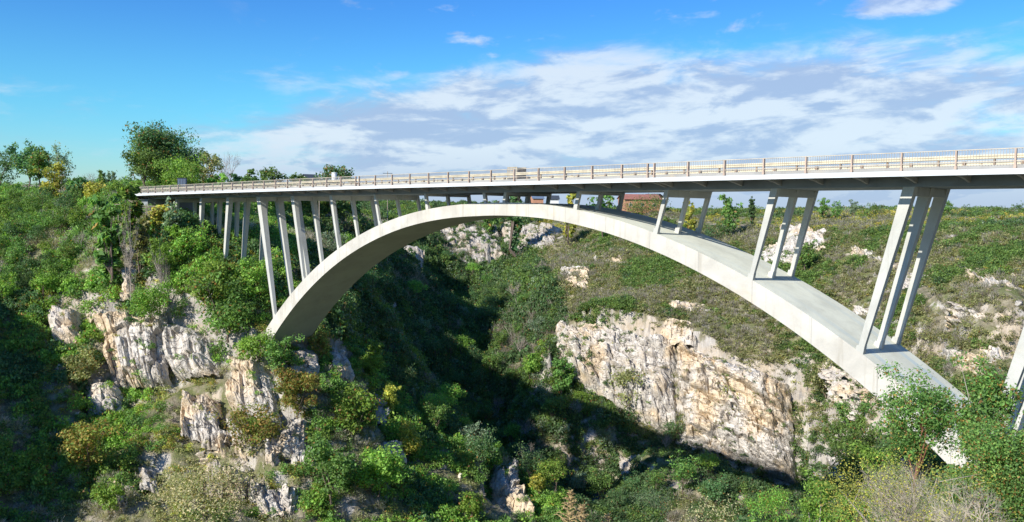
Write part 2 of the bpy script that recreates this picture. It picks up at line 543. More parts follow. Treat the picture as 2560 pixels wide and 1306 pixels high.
# materials: rocky ground
def rock_mat(name, warm=0.35, light=1.0, soil=True, cell=0.55):
    m, t = new_mat(name)
    g = t.n('ShaderNodeNewGeometry')
    P = g.outputs['Position']
    nz = t.n('ShaderNodeSeparateXYZ', {'Vector': g.outputs['Normal']}).outputs[2]
    n1 = t.noise(P, 0.11, 5, 0.6, 0.4)
    n2 = t.noise(t.scaled(P, (1, 1, 0.35)), 0.55, 7, 0.65, 0.6)
    n3 = t.noise(P, 2.6, 6, 0.7, 0.2)
    streak = t.noise(t.scaled(P, (1.3, 1.3, 0.12)), 0.9, 5, 0.6, 0.3)
    c = t.mix(t.rng(n2, 0.38, 0.62), (0.53 * light, 0.49 * light, 0.43 * light), (0.35 * light, 0.315 * light, 0.27 * light))
    c = t.mix(t.math('MULTIPLY', t.rng(n1, 0.45, 0.62), warm * 1.9, True), c, (0.52 * light, 0.375 * light, 0.20 * light))
    c = t.mix(t.math('MULTIPLY', t.rng(streak, 0.56, 0.72), 0.55), c, (0.13, 0.125, 0.125))
    c = t.mix(t.math('MULTIPLY', t.rng(n3, 0.5, 0.75), 0.35), c, (0.66 * light, 0.62 * light, 0.57 * light))
    v = t.n('ShaderNodeTexVoronoi', {'Vector': t.n('ShaderNodeVectorMath', {0: t.scaled(P, (1, 1, 1.5)), 1: t.n('ShaderNodeTexNoise', {'Vector': P, 'Scale': 0.8, 'Detail': 3.0}).outputs['Color']}, operation='ADD').outputs[0], 'Scale': cell}, feature='DISTANCE_TO_EDGE')
    crack = t.math('MULTIPLY', t.rng(v.outputs['Distance'], 0.0, 0.05, 1.0, 0.0), t.rng(t.noise(P, 0.5, 4, 0.6), 0.45, 0.6))
    c = t.mix(t.math('MULTIPLY', crack, 0.0 if soil else 0.5), c, (0.10, 0.085, 0.07))
    hgt = t.math('ADD', t.math('MULTIPLY', n2, 1.4), t.math('MULTIPLY', n3, 0.5))
    hgt = t.math('SUBTRACT', hgt, t.math('MULTIPLY', crack, 0.0 if soil else 0.7))
    if soil:
        sn = t.noise(P, 0.8, 6, 0.7)
        sc = t.mix(t.rng(sn, 0.3, 0.7), (0.13, 0.115, 0.065), (0.34, 0.295, 0.21))
        sc = t.mix(t.rng(t.noise(P, 0.25, 4, 0.6), 0.42, 0.62), sc, (0.14, 0.155, 0.06))
        k = t.rng(t.math('ADD', nz, t.math('MULTIPLY', t.math('SUBTRACT', n2, 0.5), 1.1)), 0.42, 0.62)
        bare = t.math('MULTIPLY', t.rng(t.noise(P, 0.17, 6, 0.65, 0.6), 0.555, 0.62), 0.85)
        k = t.math('MULTIPLY', k, t.math('SUBTRACT', 1.0, bare))
        c = t.mix(k, c, sc)
    b = t.n('ShaderNodeBump', {'Strength': 0.85, 'Distance': 0.5, 'Height': hgt})
    bs = t.n('ShaderNodeBsdfPrincipled', {'Base Color': c, 'Roughness': 0.92, 'Normal': b.outputs[0]})
    bs.inputs['Specular IOR Level'].default_value = 0.15
    t.n('ShaderNodeOutputMaterial', {'Surface': bs.outputs[0]})
    return m


M_ground = rock_mat('ground_soil_and_rock', 0.22, 0.92)
M_rock_pale = rock_mat('pale_layered_rock', 0.32, 1.28, soil=False)
M_rock_grey = rock_mat('grey_jointed_rock', 0.18, 1.0, soil=False)
n0, n1_ = GX.shape
idx = np.arange(n0 * n1_).reshape(n0, n1_)
F = np.stack([idx[:-1, :-1], idx[1:, :-1], idx[1:, 1:], idx[:-1, 1:]], -1).reshape(-1, 4)
ter = obj_from('ground', np_mesh('ground', np.stack([GX, GY, HZ], -1).reshape(-1, 3), F, M_ground, True))
tag(ter, kind='structure')

# ------------------------------------------------------------------ bridge
def concrete(name, base, dark=0.75, streak=0.5, boards=0.0, rough=0.85, wet=False):
    m, t = new_mat(name)
    P = t.n('ShaderNodeNewGeometry').outputs['Position']
    a = t.noise(P, 0.35, 6, 0.62, 0.3)
    s = t.noise(t.scaled(P, (1.0, 1.0, 0.06)), 1.7, 5, 0.65)
    f = t.noise(P, 9.0, 4, 0.7)
    c = t.mix(t.rng(a, 0.35, 0.7), base, tuple(x * dark for x in base))
    c = t.mix(t.math('MULTIPLY', t.rng(s, 0.52, 0.74), streak), c, tuple(x * y for x, y in zip(base, (0.66, 0.64, 0.60))))
    c = t.mix(t.math('MULTIPLY', t.rng(f, 0.4, 0.7), 0.10), c, (0.2, 0.19, 0.18))
    rust = t.noise(P, 0.23, 4, 0.6, 0.5)
    c = t.mix(t.math('MULTIPLY', t.rng(rust, 0.62, 0.75), 0.25), c, (0.62, 0.47, 0.27))
    if boards:
        x = t.n('ShaderNodeSeparateXYZ', {'Vector': P}).outputs[0]
        fr = t.math('FRACT', t.math('MULTIPLY', x, boards))
        line = t.math('MAXIMUM', t.rng(fr, 0.0, 0.025, 1, 0), 0.0)
        c = t.mix(t.math('MULTIPLY', line, 0.55), c, (0.25, 0.24, 0.22))
    if wet:
        sx = t.n('ShaderNodeSeparateXYZ', {'Vector': P})
        y = sx.outputs[1]
        zz = t.rng(sx.outputs[2], -15.0, -9.0, 1.0, 0.15)
        for yc in (4.35, 8.2):
            band = t.rng(t.math('ABSOLUTE', t.math('SUBTRACT', y, yc)), 0.28, 0.36, 1, 0)
            c = t.mix(t.math('MULTIPLY', t.math('MULTIPLY', band, zz), 0.55), c, (0.36, 0.47, 0.52))
    b = t.n('ShaderNodeBump', {'Strength': 0.25, 'Distance': 0.06, 'Height': t.math('ADD', a, t.math('MULTIPLY', f, 0.3))})
    bs = t.n('ShaderNodeBsdfPrincipled', {'Base Color': c, 'Roughness': rough, 'Normal': b.outputs[0]})
    bs.inputs['Specular IOR Level'].default_value = 0.25
    t.n('ShaderNodeOutputMaterial', {'Surface': bs.outputs[0]})
    return m


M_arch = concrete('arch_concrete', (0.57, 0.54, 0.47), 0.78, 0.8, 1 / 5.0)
M_soffit = concrete('arch_soffit_shaded_concrete', (0.34, 0.355, 0.29), 0.85, 0.3)  # arch concrete again, underside shade put into a darker, greener base colour
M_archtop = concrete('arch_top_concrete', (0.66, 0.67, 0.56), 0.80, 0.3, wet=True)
M_col = concrete('column_concrete', (0.52, 0.515, 0.46), 0.82, 0.5)
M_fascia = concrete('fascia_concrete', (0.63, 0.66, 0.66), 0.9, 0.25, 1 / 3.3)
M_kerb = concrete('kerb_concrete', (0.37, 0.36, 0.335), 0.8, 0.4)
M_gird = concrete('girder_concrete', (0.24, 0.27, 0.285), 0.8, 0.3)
M_asph = concrete('asphalt', (0.06, 0.06, 0.06), 0.8, 0.2)


def paint(name, col, rough=0.5, metal=0.0, var=0.25):
    m, t = new_mat(name)
    P = t.n('ShaderNodeNewGeometry').outputs['Position']
    a = t.noise(P, 1.3, 5, 0.65)
    c = t.mix(t.rng(a, 0.35, 0.7), col, tuple(x * (1 - var) for x in col))
    bs = t.n('ShaderNodeBsdfPrincipled', {'Base Color': c, 'Roughness': rough, 'Metallic': metal})
    t.n('ShaderNodeOutputMaterial', {'Surface': bs.outputs[0]})
    return m


M_post = paint('weathered_post_steel', (0.46, 0.35, 0.27), 0.7)
M_rail = paint('galvanised_rail', (0.52, 0.46, 0.36), 0.55)
M_bar = paint('dull_grey_bars', (0.40, 0.36, 0.31), 0.6)
M_wbeam = paint('cream_guard_rail', (0.66, 0.58, 0.40), 0.5)
M_block = paint('guard_rail_block', (0.30, 0.21, 0.14), 0.8)

YA, AW = 2.85, 6.75
YB = YA + AW
_corr_s = [-52, -30, -16, -8, -3, 3, 8, 16, 26, 36, 52]
_corr_z = [0, 0.03, 0.02, -0.07, -0.12, -0.03, 0.08, 0.10, 0.02, -0.03, 0]


def arch_top(s):
    s = s - 0.06
    return -1.973 - 0.006403 * s * s - 0.51789e-6 * s ** 4 + float(np.interp(s, _corr_s, _corr_z))


def arch_pair(s):
    sl = 2 * 0.006403 * s + 4 * 0.51789e-6 * s ** 3
    th = 1.344 + 0.30888e-3 * s * s
    n = math.sqrt(1 + sl * sl)
    return (s, arch_top(s)), (s - sl / n * th, arch_top(s) - th / n)


def grade(s):
    return 0.00224 * s - 0.296e-4 * s * s


bridge = empty('concrete_arch_bridge', (0, 6.2, 0))
tag(bridge, 'long white concrete arch bridge with leaning columns and railed deck spanning the gorge', 'bridge')
# arch rib
mb = MB(); mt = MB()
S = np.linspace(-53.5, 53.5, 108)
pr = [arch_pair(s) for s in S]
mb.grid([[(t[0], YA, t[1]) for t, b in pr], [(b[0], YA, b[1]) for t, b in pr]])
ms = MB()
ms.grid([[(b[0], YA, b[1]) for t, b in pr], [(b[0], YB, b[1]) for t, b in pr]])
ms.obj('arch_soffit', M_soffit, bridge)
mb.grid([[(b[0], YB, b[1]) for t, b in pr], [(t[0], YB, t[1]) for t, b in pr]])
for t, b in (pr[0], pr[-1]):
    mb.grid([[(t[0], YA, t[1]), (t[0], YB, t[1])], [(b[0], YA, b[1]), (b[0], YB, b[1])]])
mt.grid([[(t[0], y, t[1]) for t, b in pr] for y in (YB, YA)])
mb.obj('arch_rib', M_arch, bridge)
mt.obj('arch_top_slab', M_archtop, bridge)

# columns, in rows of three
BX = [1.35, 11.23, 20.55, 29.80, 38.65, 46.95, 63.8, 72.55, 82.0]
CWT = [0.40, 0.40, 0.42, 0.58, 0.80, 1.12, 0.92, 0.78, 0.60]
CWB = [0.34, 0.32, 0.31, 0.34, 0.42, 0.52, 0.52, 0.50, 0.45]
ZG = -1.011
for sg in (-1, 1):
    for k in range(9):
        wt, wb = CWT[k], CWB[k]
        xt = sg * (1.669 + 10 * k)
        xb = sg * BX[k]
        zt = ZG + grade(xt) + 0.003
        for j in range(3):
            def yr(w):
                w = w * 0.82
                return (YA + 0.004, YA + w) if j == 0 else ((6.2 - w / 2, 6.2 + w / 2) if j == 1 else (YB - w, YB - 0.004))
            if k <= 5:
                zb = arch_top(xb)
            else:
                zb = float(height(xb, 6.2)) - 2.0
            m_ = MB()
            (a0, a1), (b0, b1) = yr(wb), yr(wt)
            m_.hexa([(xb - wb / 2, a0, zb - 0.25), (xb + wb / 2, a0, zb - 0.25), (xb + wb / 2, a1, zb - 0.25), (xb - wb / 2, a1, zb - 0.25),
                     (xt - wt / 2, b0, zt), (xt + wt / 2, b0, zt), (xt + wt / 2, b1, zt), (xt - wt / 2, b1, zt)])
            c_ = m_.obj('column', M_col, bridge)
            if 1 <= k <= 5:
                # bearing block standing square on the sloping arch
                p_ = MB()
                e = 0.07
                h_ = 0.45
                sl = (arch_top(xb + 0.3) - arch_top(xb - 0.3)) / 0.6
                x0, x1 = xb - wb / 2 - e, xb + wb / 2 + e
                lean = (xt - xb) / (zt - zb) * h_
                q0, q1 = a0 - (e if j else 0.003), a1 + (e if j < 2 else 0.003)
                p_.hexa([(x0, q0, zb + sl * (x0 - xb) - 0.1), (x1, q0, zb + sl * (x1 - xb) - 0.1), (x1, q1, zb + sl * (x1 - xb) - 0.1), (x0, q1, zb + sl * (x0 - xb) - 0.1),
                         (x0 + lean, q0, zb + h_), (x1 + lean, q0, zb + h_), (x1 + lean, q1, zb + h_), (x0 + lean, q1, zb + h_)])
                p_.obj('bearing_block', M_col, c_)
        # cross beam tying the column heads
        m_ = MB()
        dcb = 0.62 if k > 1 else 0.3
        m_.box(xt - wt * 0.32, xt + wt * 0.32, YA + wt * 0.6, YB - wt * 0.6, zt - dcb, zt + 0.02)
        m_.obj('cross_beam', M_col, bridge)

# deck
XS = np.concatenate([np.linspace(-97.5, 97.5, 66)])


def prism(name, prof, mat, xs=XS):
    """extrude a closed (y, z) profile along the deck"""
    m_ = MB()
    for i in range(len(prof)):
        a, b = prof[i], prof[(i + 1) % len(prof)]
        m_.grid([[(x, a[0], a[1] + grade(x)) for x in xs], [(x, b[0], b[1] + grade(x)) for x in xs]])
    for x in (xs[0], xs[-1]):
        pass
    bm = bmesh.new()
    me = m_.mesh(name, mat)
    bm.from_mesh(me)
    bmesh.ops.remove_doubles(bm, verts=bm.verts, dist=1e-4)
    bmesh.ops.holes_fill(bm, edges=bm.edges, sides=0)
    bmesh.ops.recalc_face_normals(bm, faces=bm.faces)
    bm.to_mesh(me)
    bm.free()
    return obj_from(name, me, bridge)


DW = 12.45
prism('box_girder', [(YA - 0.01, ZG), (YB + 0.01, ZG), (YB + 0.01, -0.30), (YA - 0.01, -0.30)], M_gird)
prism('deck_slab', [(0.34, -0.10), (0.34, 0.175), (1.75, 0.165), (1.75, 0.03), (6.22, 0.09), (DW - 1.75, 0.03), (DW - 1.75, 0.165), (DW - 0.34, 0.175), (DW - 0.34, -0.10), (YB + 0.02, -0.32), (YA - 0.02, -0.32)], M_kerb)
prism('road_surface', [(1.76, 0.034), (6.22, 0.094), (DW - 1.76, 0.034), (DW - 1.76, 0.044), (6.22, 0.104), (1.76, 0.044)], M_asph)
prism('edge_beam', [(0.0, -0.427), (0.14, -0.427), (0.14, -0.085), (0.0, -0.085)], M_fascia)
prism('edge_beam', [(DW - 0.14, -0.427), (DW, -0.427), (DW, -0.085), (DW - 0.14, -0.085)], M_fascia)
# brackets under the overhang
posts = [-21.03 + 3.34 * i for i in range(8)] + [5.69, 8.96, 12.28, 15.56, 18.89, 21.61, 22.28] + [22.28 + 3.31 * i for i in range(1, 23)]
posts += [-21.76 - 3.285 * i for i in range(0, 23)]
posts = sorted(p for p in posts if abs(p) < 97.3)
for p in posts:
    m_ = MB()
    g_ = grade(p)
    for side in (0,):
        yy = (lambda y: y) if side == 0 else (lambda y: DW - y)
        prof = [(0.15, -0.40), (0.9, -0.46), (1.8, -0.58), (YA - 0.012, -0.80), (YA - 0.012, -0.33), (0.36, -0.11), (0.15, -0.12)]
        b = len(m_.v)
        n = len(prof)
        lo, hi = prof[:4], prof[:3:-1]
        # quads between lower and upper chain
        up = [(0.15, -0.12), (0.9, -0.155), (1.8, -0.235), (YA - 0.012, -0.33)]
        for dxp in (-0.09, 0.09):
            m_.grid([[(p + dxp, yy(y), z + g_) for y, z in lo], [(p + dxp, yy(y), z + g_) for y, z in up]])
        m_.grid([[(p - 0.09, yy(y), z + g_) for y, z in lo], [(p + 0.09, yy(y), z + g_) for y, z in lo]])
        m_.grid([[(p + d_, yy(0.15), z_ + g_) for d_ in (-0.09, 0.09)] for z_ in (-0.40, -0.12)])
    m_.obj('bracket', M_kerb, bridge)

# railings on both sides
for side, y0 in (('near', 0.22), ('far', DW - 0.22)):
    rail = MB()
    for a, b in zip(XS[:-1], XS[1:]):
        ga, gb = grade(a), grade(b)
        for z0, z1, hw in ((1.10, 1.15, 0.045), (0.34, 0.385, 0.03)):
            rail.hexa([(a, y0 - hw, z0 + ga), (b, y0 - hw, z0 + gb), (b, y0 + hw, z0 + gb), (a, y0 + hw, z0 + ga),
                       (a, y0 - hw, z1 + ga), (b, y0 - hw, z1 + gb), (b, y0 + hw, z1 + gb), (a, y0 + hw, z1 + ga)])
    ro = rail.obj('railing', M_rail, bridge)
    yp = 0.245 if side == 'near' else DW - 0.245
    for p in posts:
        m_ = MB()
        g_ = grade(p)
        m_.box(p - 0.055, p + 0.055, yp - 0.10, yp + 0.09, -0.10 + g_, 1.13 + g_)
        m_.box(p - 0.08, p + 0.08, yp - 0.12, yp - 0.09, -0.06 + g_, 0.14 + g_)
        m_.obj('railing_post', M_post, ro)
    for a, b in zip(posts[:-1], posts[1:]):
        if b - a < 1: continue
        m_ = MB()
        nb = int(round((b - a) / 0.165))
        for i in range(1, nb):
            x = a + (b - a) * i / nb
            m_.box(x - 0.012, x + 0.012, y0 - 0.012, y0 + 0.012, 0.385 + grade(x), 1.10 + grade(x))
            if side == 'near':
                m_.box(x - 0.012, x + 0.012, y0 - 0.012, y0 + 0.012, 0.20 + grade(x), 0.34 + grade(x))
        m_.obj('baluster_panel', M_bar, ro)
    # steel guard rail between road and footway
    yw = 1.95 if side == 'near' else DW - 1.95
    w_ = MB()
    prof = [(0, 0.62), (0.05, 0.66), (0.05, 0.70), (0, 0.74), (0, 0.78), (0.05, 0.82), (0.05, 0.87), (0, 0.92)]
    sgn = -1 if side == 'near' else 1
    w_.grid([[(x, yw + sgn * dy_, z + grade(x)) for x in XS] for dy_, z in prof])
    wo = w_.obj('guard_rail', M_wbeam, bridge)
    for i in range(-29, 30):
        x = i * 3.3 + 0.9
        MB().box(x - 0.06, x + 0.06, yw + 0.02, yw + 0.16, 0.04 + grade(x), 0.86 + grade(x)).obj('guard_rail_post', M_block, wo)
        if side == 'near':
            MB().box(x + 1.5, x + 1.68, yw - 0.1, yw + 0.1, 0.28 + grade(x), 0.52 + grade(x)).obj('kerb_reflector', M_block, wo)
# drainage outlets: small dark stubs on the footway edge
# abutments
for sg in (-1, 1):
    m_ = MB()
    x0, x1 = sorted((sg * 91.5, sg * 98.5))
    m_.box(x0, x1, YA - 1.2, YB + 1.2, -9, ZG + grade(sg * 95) - 0.004)
    m_.obj('abutment', M_gird, bridge)
    m_ = MB()
    x0, x1 = sorted((sg * 97.52, sg * 99.5))
    m_.box(x0, x1, 0.2, DW - 0.2, -5, 0.0)
    m_.obj('back_wall', M_gird, bridge)
# approach roads
for sg, nm in ((-1, 'road'), (1, 'road')):
    m_ = MB()
    xs_ = np.linspace(97.6, 420, 30) * sg
    m_.grid([[(x, y, 0.02 - 0.0016 * abs(x - sg * 97.6)) for x in xs_] for y in (1.8, DW - 1.8)])
    o = m_.obj(nm, M_asph)
    tag(o, kind='structure')

# ------------------------------------------------------------------ rock outcrops: jointed blocks standing proud of the slope
RG = np.random.default_rng(7)


def blocks(a, b, bw, bh, seed, stagger=True, gap=0.10):
    """a runs along the face, b up it (metres). returns per-point offset 0..1 and distance to the nearest joint"""
    rg = np.random.default_rng(seed)
    a = a + 0.35 * bw * fbm(a / bw / 1.5, b / bh / 1.5, seed=seed + 1)
    b = b + 0.35 * bh * fbm(a / bw / 1.5 + 9, b / bh / 1.5, seed=seed + 2)
    hs = np.cumsum(rg.uniform(0.45, 1.6, 400) * bh) - 60 * bh
    r = np.searchsorted(hs, b.ravel()).reshape(b.shape)
    ws = np.cumsum(rg.uniform(0.4, 1.7, (40, 500)), axis=1) * bw - 100 * bw
    off = np.empty_like(a); dist = np.empty_like(a)
    hlo = hs[np.clip(r - 1, 0, 399)]; hhi = hs[np.clip(r, 0, 399)]
    for k in np.unique(r):
        m = r == k
        w = ws[k % 40]
        c = np.searchsorted(w, a[m])
        off[m] = _h(c.astype(np.int64), np.full(c.shape, int(k)), np.zeros(c.shape, np.int64), seed)
        dist[m] = np.minimum(a[m] - w[np.clip(c - 1, 0, 499)], w[np.clip(c, 0, 499)] - a[m])
    dist = np.minimum(dist, np.minimum(b - hlo, hhi - b))
    return off, dist


def outcrop(corners, thick, bw, bh, seed, mat, depth=0.9, step=0.28, rough=1.0, tilt=0.0, lean=0.0, irregular=0.75, follow=0.65):
    """corners: four (u, v) sight points tl, tr, br, bl hit on the land. returns a mesh"""
    C = SITES[corners][2]
    if np.isnan(C).any():
        print('outcrop missed', corners); return None
    tl, tr, br, bl = C
    Lw = (np.linalg.norm(tr - tl) + np.linalg.norm(br - bl)) / 2
    Lh = (np.linalg.norm(bl - tl) + np.linalg.norm(br - tr)) / 2
    na = int(np.clip(Lw / step, 8, 330)); nb = int(np.clip(Lh / step, 8, 200))
    s, t = np.meshgrid(np.linspace(0, 1, na), np.linspace(0, 1, nb), indexing='ij')
    B = (tl[None, None] * ((1 - s) * (1 - t))[..., None] + tr * (s * (1 - t))[..., None] + br * (s * t)[..., None] + bl * ((1 - s) * t)[..., None])
    n = np.cross(tr - tl, bl - tl); n /= np.linalg.norm(n)
    if n @ (CAMP - tl) < 0: n = -n
    n = n + np.array([0, 0, 0.15]); n /= np.linalg.norm(n)
    # follow the land a little so the sheet hugs it
    hz = height(B[..., 0], B[..., 1])
    B[..., 2] = B[..., 2] * (1 - follow) + hz * follow
    a = s * Lw; b = (1 - t) * Lh + a * tilt
    off, dist = blocks(a, b, bw, bh, seed)
    off2, dist2 = blocks(a, b, bw * 0.45, bh * 0.5, seed + 50)
    off3, dist3 = blocks(a, b + 0.15 * a, bw * 3.6, bh * 2.6, seed + 90)
    big = Lw > 14
    edge = np.minimum(np.minimum(s, 1 - s) * Lw / (0.16 * Lw + 1), np.minimum(t, 1 - t) * Lh / (0.14 * Lh + 0.8))
    edge = edge - 0.15 + irregular * (fbm(a / 4.5, b / 4.5, octs=4, seed=seed + 4) + 0.25 * (off - 0.5))
    dome = np.clip(edge, -0.5, 1)
    dome = np.where(dome < 0, dome * 2.5, np.sin(dome * math.pi / 2))
    bulge = thick * dome - 0.5
    d = bulge + depth * (off - 0.4) * np.clip(dome, 0.1, 1) + 0.22 * depth * off2 - 0.45 * rough * np.clip(1 - dist / 0.16, 0, 1) - 0.15 * rough * np.clip(1 - dist2 / 0.12, 0, 1)
    d = d + 0.28 * thick * fbm(a / 7, b / 9, octs=3, seed=seed + 6) + 0.16 * rough * fbm(a / 0.8, b / 0.8, octs=4, seed=seed + 7)
    if big:
        d = d + (1.5 * depth * (off3 - 0.6) - 1.1 * np.clip(1 - dist3 / 0.45, 0, 1)) * np.clip(dome, 0.2, 1)
    d = d + lean * (1 - t) * Lh
    Pp = B + n * d[..., None]
    Pp[..., 0] += 0.12 * rough * fbm(a / 0.6, b / 0.6, seed=seed + 8)
    Pp[..., 2] += 0.25 * rough * fbm(a / 1.1 + 5, b / 1.1, seed=seed + 9)
    ii = np.arange(na * nb).reshape(na, nb)
    F = np.stack([ii[:-1, :-1], ii[1:, :-1], ii[1:, 1:], ii[:-1, 1:]], -1).reshape(-1, 4)
    return np_mesh('rock_outcrop', Pp.reshape(-1, 3), F, mat, False)


OUTV = []      # rock surfaces, where small plants root in cracks
ROCKZ = []     # image boxes where plants are thinned


def add_outcrop(corners, label, name='rock_outcrop', thin=0.45, **kw):
    kw.setdefault('follow', 0.15)
    key_ = corners
    me = outcrop(corners, **kw)
    if me is None: return
    o = obj_from(name, me)
    vv_ = np.empty(len(me.vertices) * 3); me.vertices.foreach_get('co', vv_); vv_ = vv_.reshape(-1, 3)
    C_ = SITES[key_][2]
    area = np.linalg.norm(C_[1] - C_[0]) * np.linalg.norm(C_[3] - C_[0])
    OUTV.append((vv_, area))
    tag(o, label, 'cliff' if name == 'cliff' else 'rock', group=(label.replace('ledge', 'ledges').replace('fissured pale rock', 'fissured pale rocks') if key_[0] == 'e' else None))
    ROCKZ.append((SITES[corners][0], thin))
    return o


P_, G_ = M_rock_pale, M_rock_grey
add_outcrop('s00', 'broad pale layered cliff with ochre stains, left half of the sunlit wall under the arch', 'cliff', 0.25, thick=4.2, bw=2.0, bh=1.5, seed=21, mat=P_, depth=1.7, rough=1.6, step=0.25, tilt=0.04, follow=0.0, irregular=0.4)
add_outcrop('s01', 'blocky white cliff with a sharp right edge, right half of the sunlit wall', 'cliff', 0.2, thick=5.0, bw=2.8, bh=1.8, seed=22, mat=P_, depth=1.5, rough=1.6, step=0.25, tilt=0.05, follow=0.0, irregular=0.4)
add_outcrop('s02', 'small pale rock knob sitting on the lip of the big layered cliff', thick=1.7, bw=1.6, bh=1.2, seed=23, mat=P_, irregular=1.1, depth=1.2)
add_outcrop('s03', 'stepped white rock wall showing just below the right haunch of the arch', thick=1.7, bw=1.8, bh=1.3, seed=24, mat=P_, irregular=1.1, depth=1.2, tilt=0.5)
add_outcrop('s04', 'white slanting rock slab between the big cliff and the foreground bushes', thick=1.4, bw=2.4, bh=1.4, seed=25, mat=P_, irregular=1.1, depth=1.0, tilt=0.5)
add_outcrop('s05', 'low pale rock face in the scrub above the layered cliff', thick=1.8, bw=2.0, bh=1.4, seed=26, mat=P_, irregular=1.1, depth=1.2)
add_outcrop('s06', 'rough grey rocks behind the columns of the second row from the right', thick=1.7, bw=1.8, bh=1.5, seed=27, mat=P_, irregular=1.1, depth=1.2)
add_outcrop('s07', 'square pale boulders on the slope just right of the leaning columns', thick=2.5, bw=2.8, bh=2.0, seed=28, mat=P_, irregular=1.1, depth=1.8)
add_outcrop('s08', 'long pale cliff band high on the right slope beside the tallest columns', thick=1.9, bw=2.2, bh=1.5, seed=29, mat=P_, irregular=1.1, depth=1.3, tilt=0.2)
add_outcrop('s09', 'upper pale rock band running off the right slope', thick=1.5, bw=1.8, bh=1.2, seed=30, mat=P_, irregular=1.1, depth=1.0, tilt=0.25)
add_outcrop('s10', 'scattered pale ledges behind the tallest columns', thick=1.2, bw=1.5, bh=0.9, seed=31, mat=P_, irregular=1.1, depth=0.9, tilt=0.25, thin=0.4)
add_outcrop('s11', 'low broken ledge among the bushes above the right end of the arch', thick=1.2, bw=1.5, bh=0.9, seed=32, mat=P_, irregular=1.1, depth=0.9, thin=0.4)
add_outcrop('s12', 'rugged grey rock face under the crown of the arch, far side of the valley', thick=2.8, bw=2.6, bh=4.0, seed=33, mat=G_, irregular=1.1, depth=2.3, step=0.45, thin=0.35)
add_outcrop('s13', 'broken whitish crags right of the rugged face under the arch crown', thick=2.5, bw=2.2, bh=3.6, seed=34, mat=G_, irregular=1.1, depth=2.1, step=0.45, thin=0.4)
add_outcrop('s14', 'dark shaded cliff deep in the valley beyond the left half of the arch', thick=2.2, bw=2.5, bh=3.6, seed=35, mat=G_, irregular=1.1, depth=1.8, step=0.5, thin=0.5)
add_outcrop('s15', 'sunlit crumbling rock bench below the shadow of the bridge', thick=0.9, bw=1.4, bh=0.9, seed=36, mat=G_, irregular=1.1, depth=0.8, thin=0.8)
# left bank
add_outcrop('s16', 'grey slabby cliff with a dark overhang on the left bank', 'cliff', 0.3, thick=1.8, bw=1.3, bh=3.6, seed=41, mat=P_, depth=1.8, step=0.2, rough=1.5, tilt=-0.3)
add_outcrop('s17', 'cream and ochre fluted cliff face right of the dark overhang', 'cliff', 0.3, thick=1.7, bw=1.1, bh=3.8, seed=42, mat=P_, depth=1.6, step=0.2, tilt=-0.25)
add_outcrop('s18', 'grey weathered rock buttress on the far left slope', thick=1.4, bw=1.2, bh=2.2, seed=43, mat=P_, depth=1.4)
add_outcrop('s19', 'tall fissured cream crag below the left foot of the arch', 'cliff', 0.3, thick=1.9, bw=1.2, bh=3.2, seed=44, mat=P_, depth=1.8, step=0.2, tilt=-0.2)
add_outcrop('s20', 'bright white split rocks midway down the left bank', thick=1.7, bw=1.0, bh=2.6, seed=45, mat=P_, depth=1.6, step=0.2, rough=1.5)
add_outcrop('s21', 'shattered pale blocks near the bottom of the left bank', thick=1.2, bw=0.8, bh=1.6, seed=46, mat=P_, depth=1.4, step=0.18, rough=1.5)
add_outcrop('s22', 'rounded cream boulder group under the ridge bushes', thick=1.4, bw=1.4, bh=1.6, seed=47, mat=P_, depth=1.1, step=0.18, rough=1.5)
add_outcrop('s23', 'grey ledge in front of the shaded forest at left', thick=1.1, bw=1.2, bh=1.1, seed=48, mat=P_, depth=1.1)
add_outcrop('s24', 'narrow white rock fin in the shrubs high on the left bank', thick=1.1, bw=0.9, bh=2.0, seed=49, mat=P_, depth=1.1)
add_outcrop('s25', 'dark rock block right under the left springing of the arch', thick=0.9, bw=2.5, bh=2.5, seed=50, mat=G_, depth=0.8)
add_outcrop('s26', 'narrow slanted slab on the ridge right of the left springing', thick=1.0, bw=0.9, bh=2.6, seed=51, mat=P_, depth=0.9)
add_outcrop('s27', 'thin grey rock tooth on the descending ridge', thick=1.1, bw=1.0, bh=2.0, seed=52, mat=G_, depth=1.1)
add_outcrop('s28', 'single white rock among yellow-green ridge shrubs', thick=1.3, bw=1.6, bh=1.8, seed=53, mat=P_, depth=1.1)
add_outcrop('s29', 'pointed white crag at the end of the ridge, bottom centre', 'cliff', 0.06, thick=1.8, bw=1.3, bh=3.4, seed=54, mat=P_, depth=1.8, step=0.18, tilt=-0.5)
add_outcrop('s30', 'small grey stone rib in the bushes at lower left', thick=1.1, bw=0.8, bh=1.4, seed=55, mat=G_, depth=1.1)
add_outcrop('s31', 'low whitish slab at the foot of the left bank', thick=1.0, bw=1.0, bh=1.2, seed=56, mat=P_, depth=0.9)

for i, (key, lft, u_) in enumerate(EXTRA):
    if lft:
        add_outcrop(key, 'fissured pale rock breaking through the shrubs low on the left bank', thick=1.2, bw=0.9, bh=2.3, seed=80 + i, mat=P_ if i % 3 else G_, depth=1.5, step=0.22, rough=1.4, tilt=-0.2, thin=0.35)
    elif u_ > 2000:
        add_outcrop(key, 'thin pale ledge on the open slope behind the tallest columns', thick=1.3, bw=1.6, bh=0.8, seed=80 + i, mat=P_, depth=0.9, step=0.3, tilt=0.1, thin=0.3)
    else:
        add_outcrop(key, 'thin pale ledge in the heath above the layered cliff', thick=1.1, bw=1.5, bh=0.8, seed=80 + i, mat=P_, depth=0.9, step=0.3, tilt=0.1, thin=0.3)

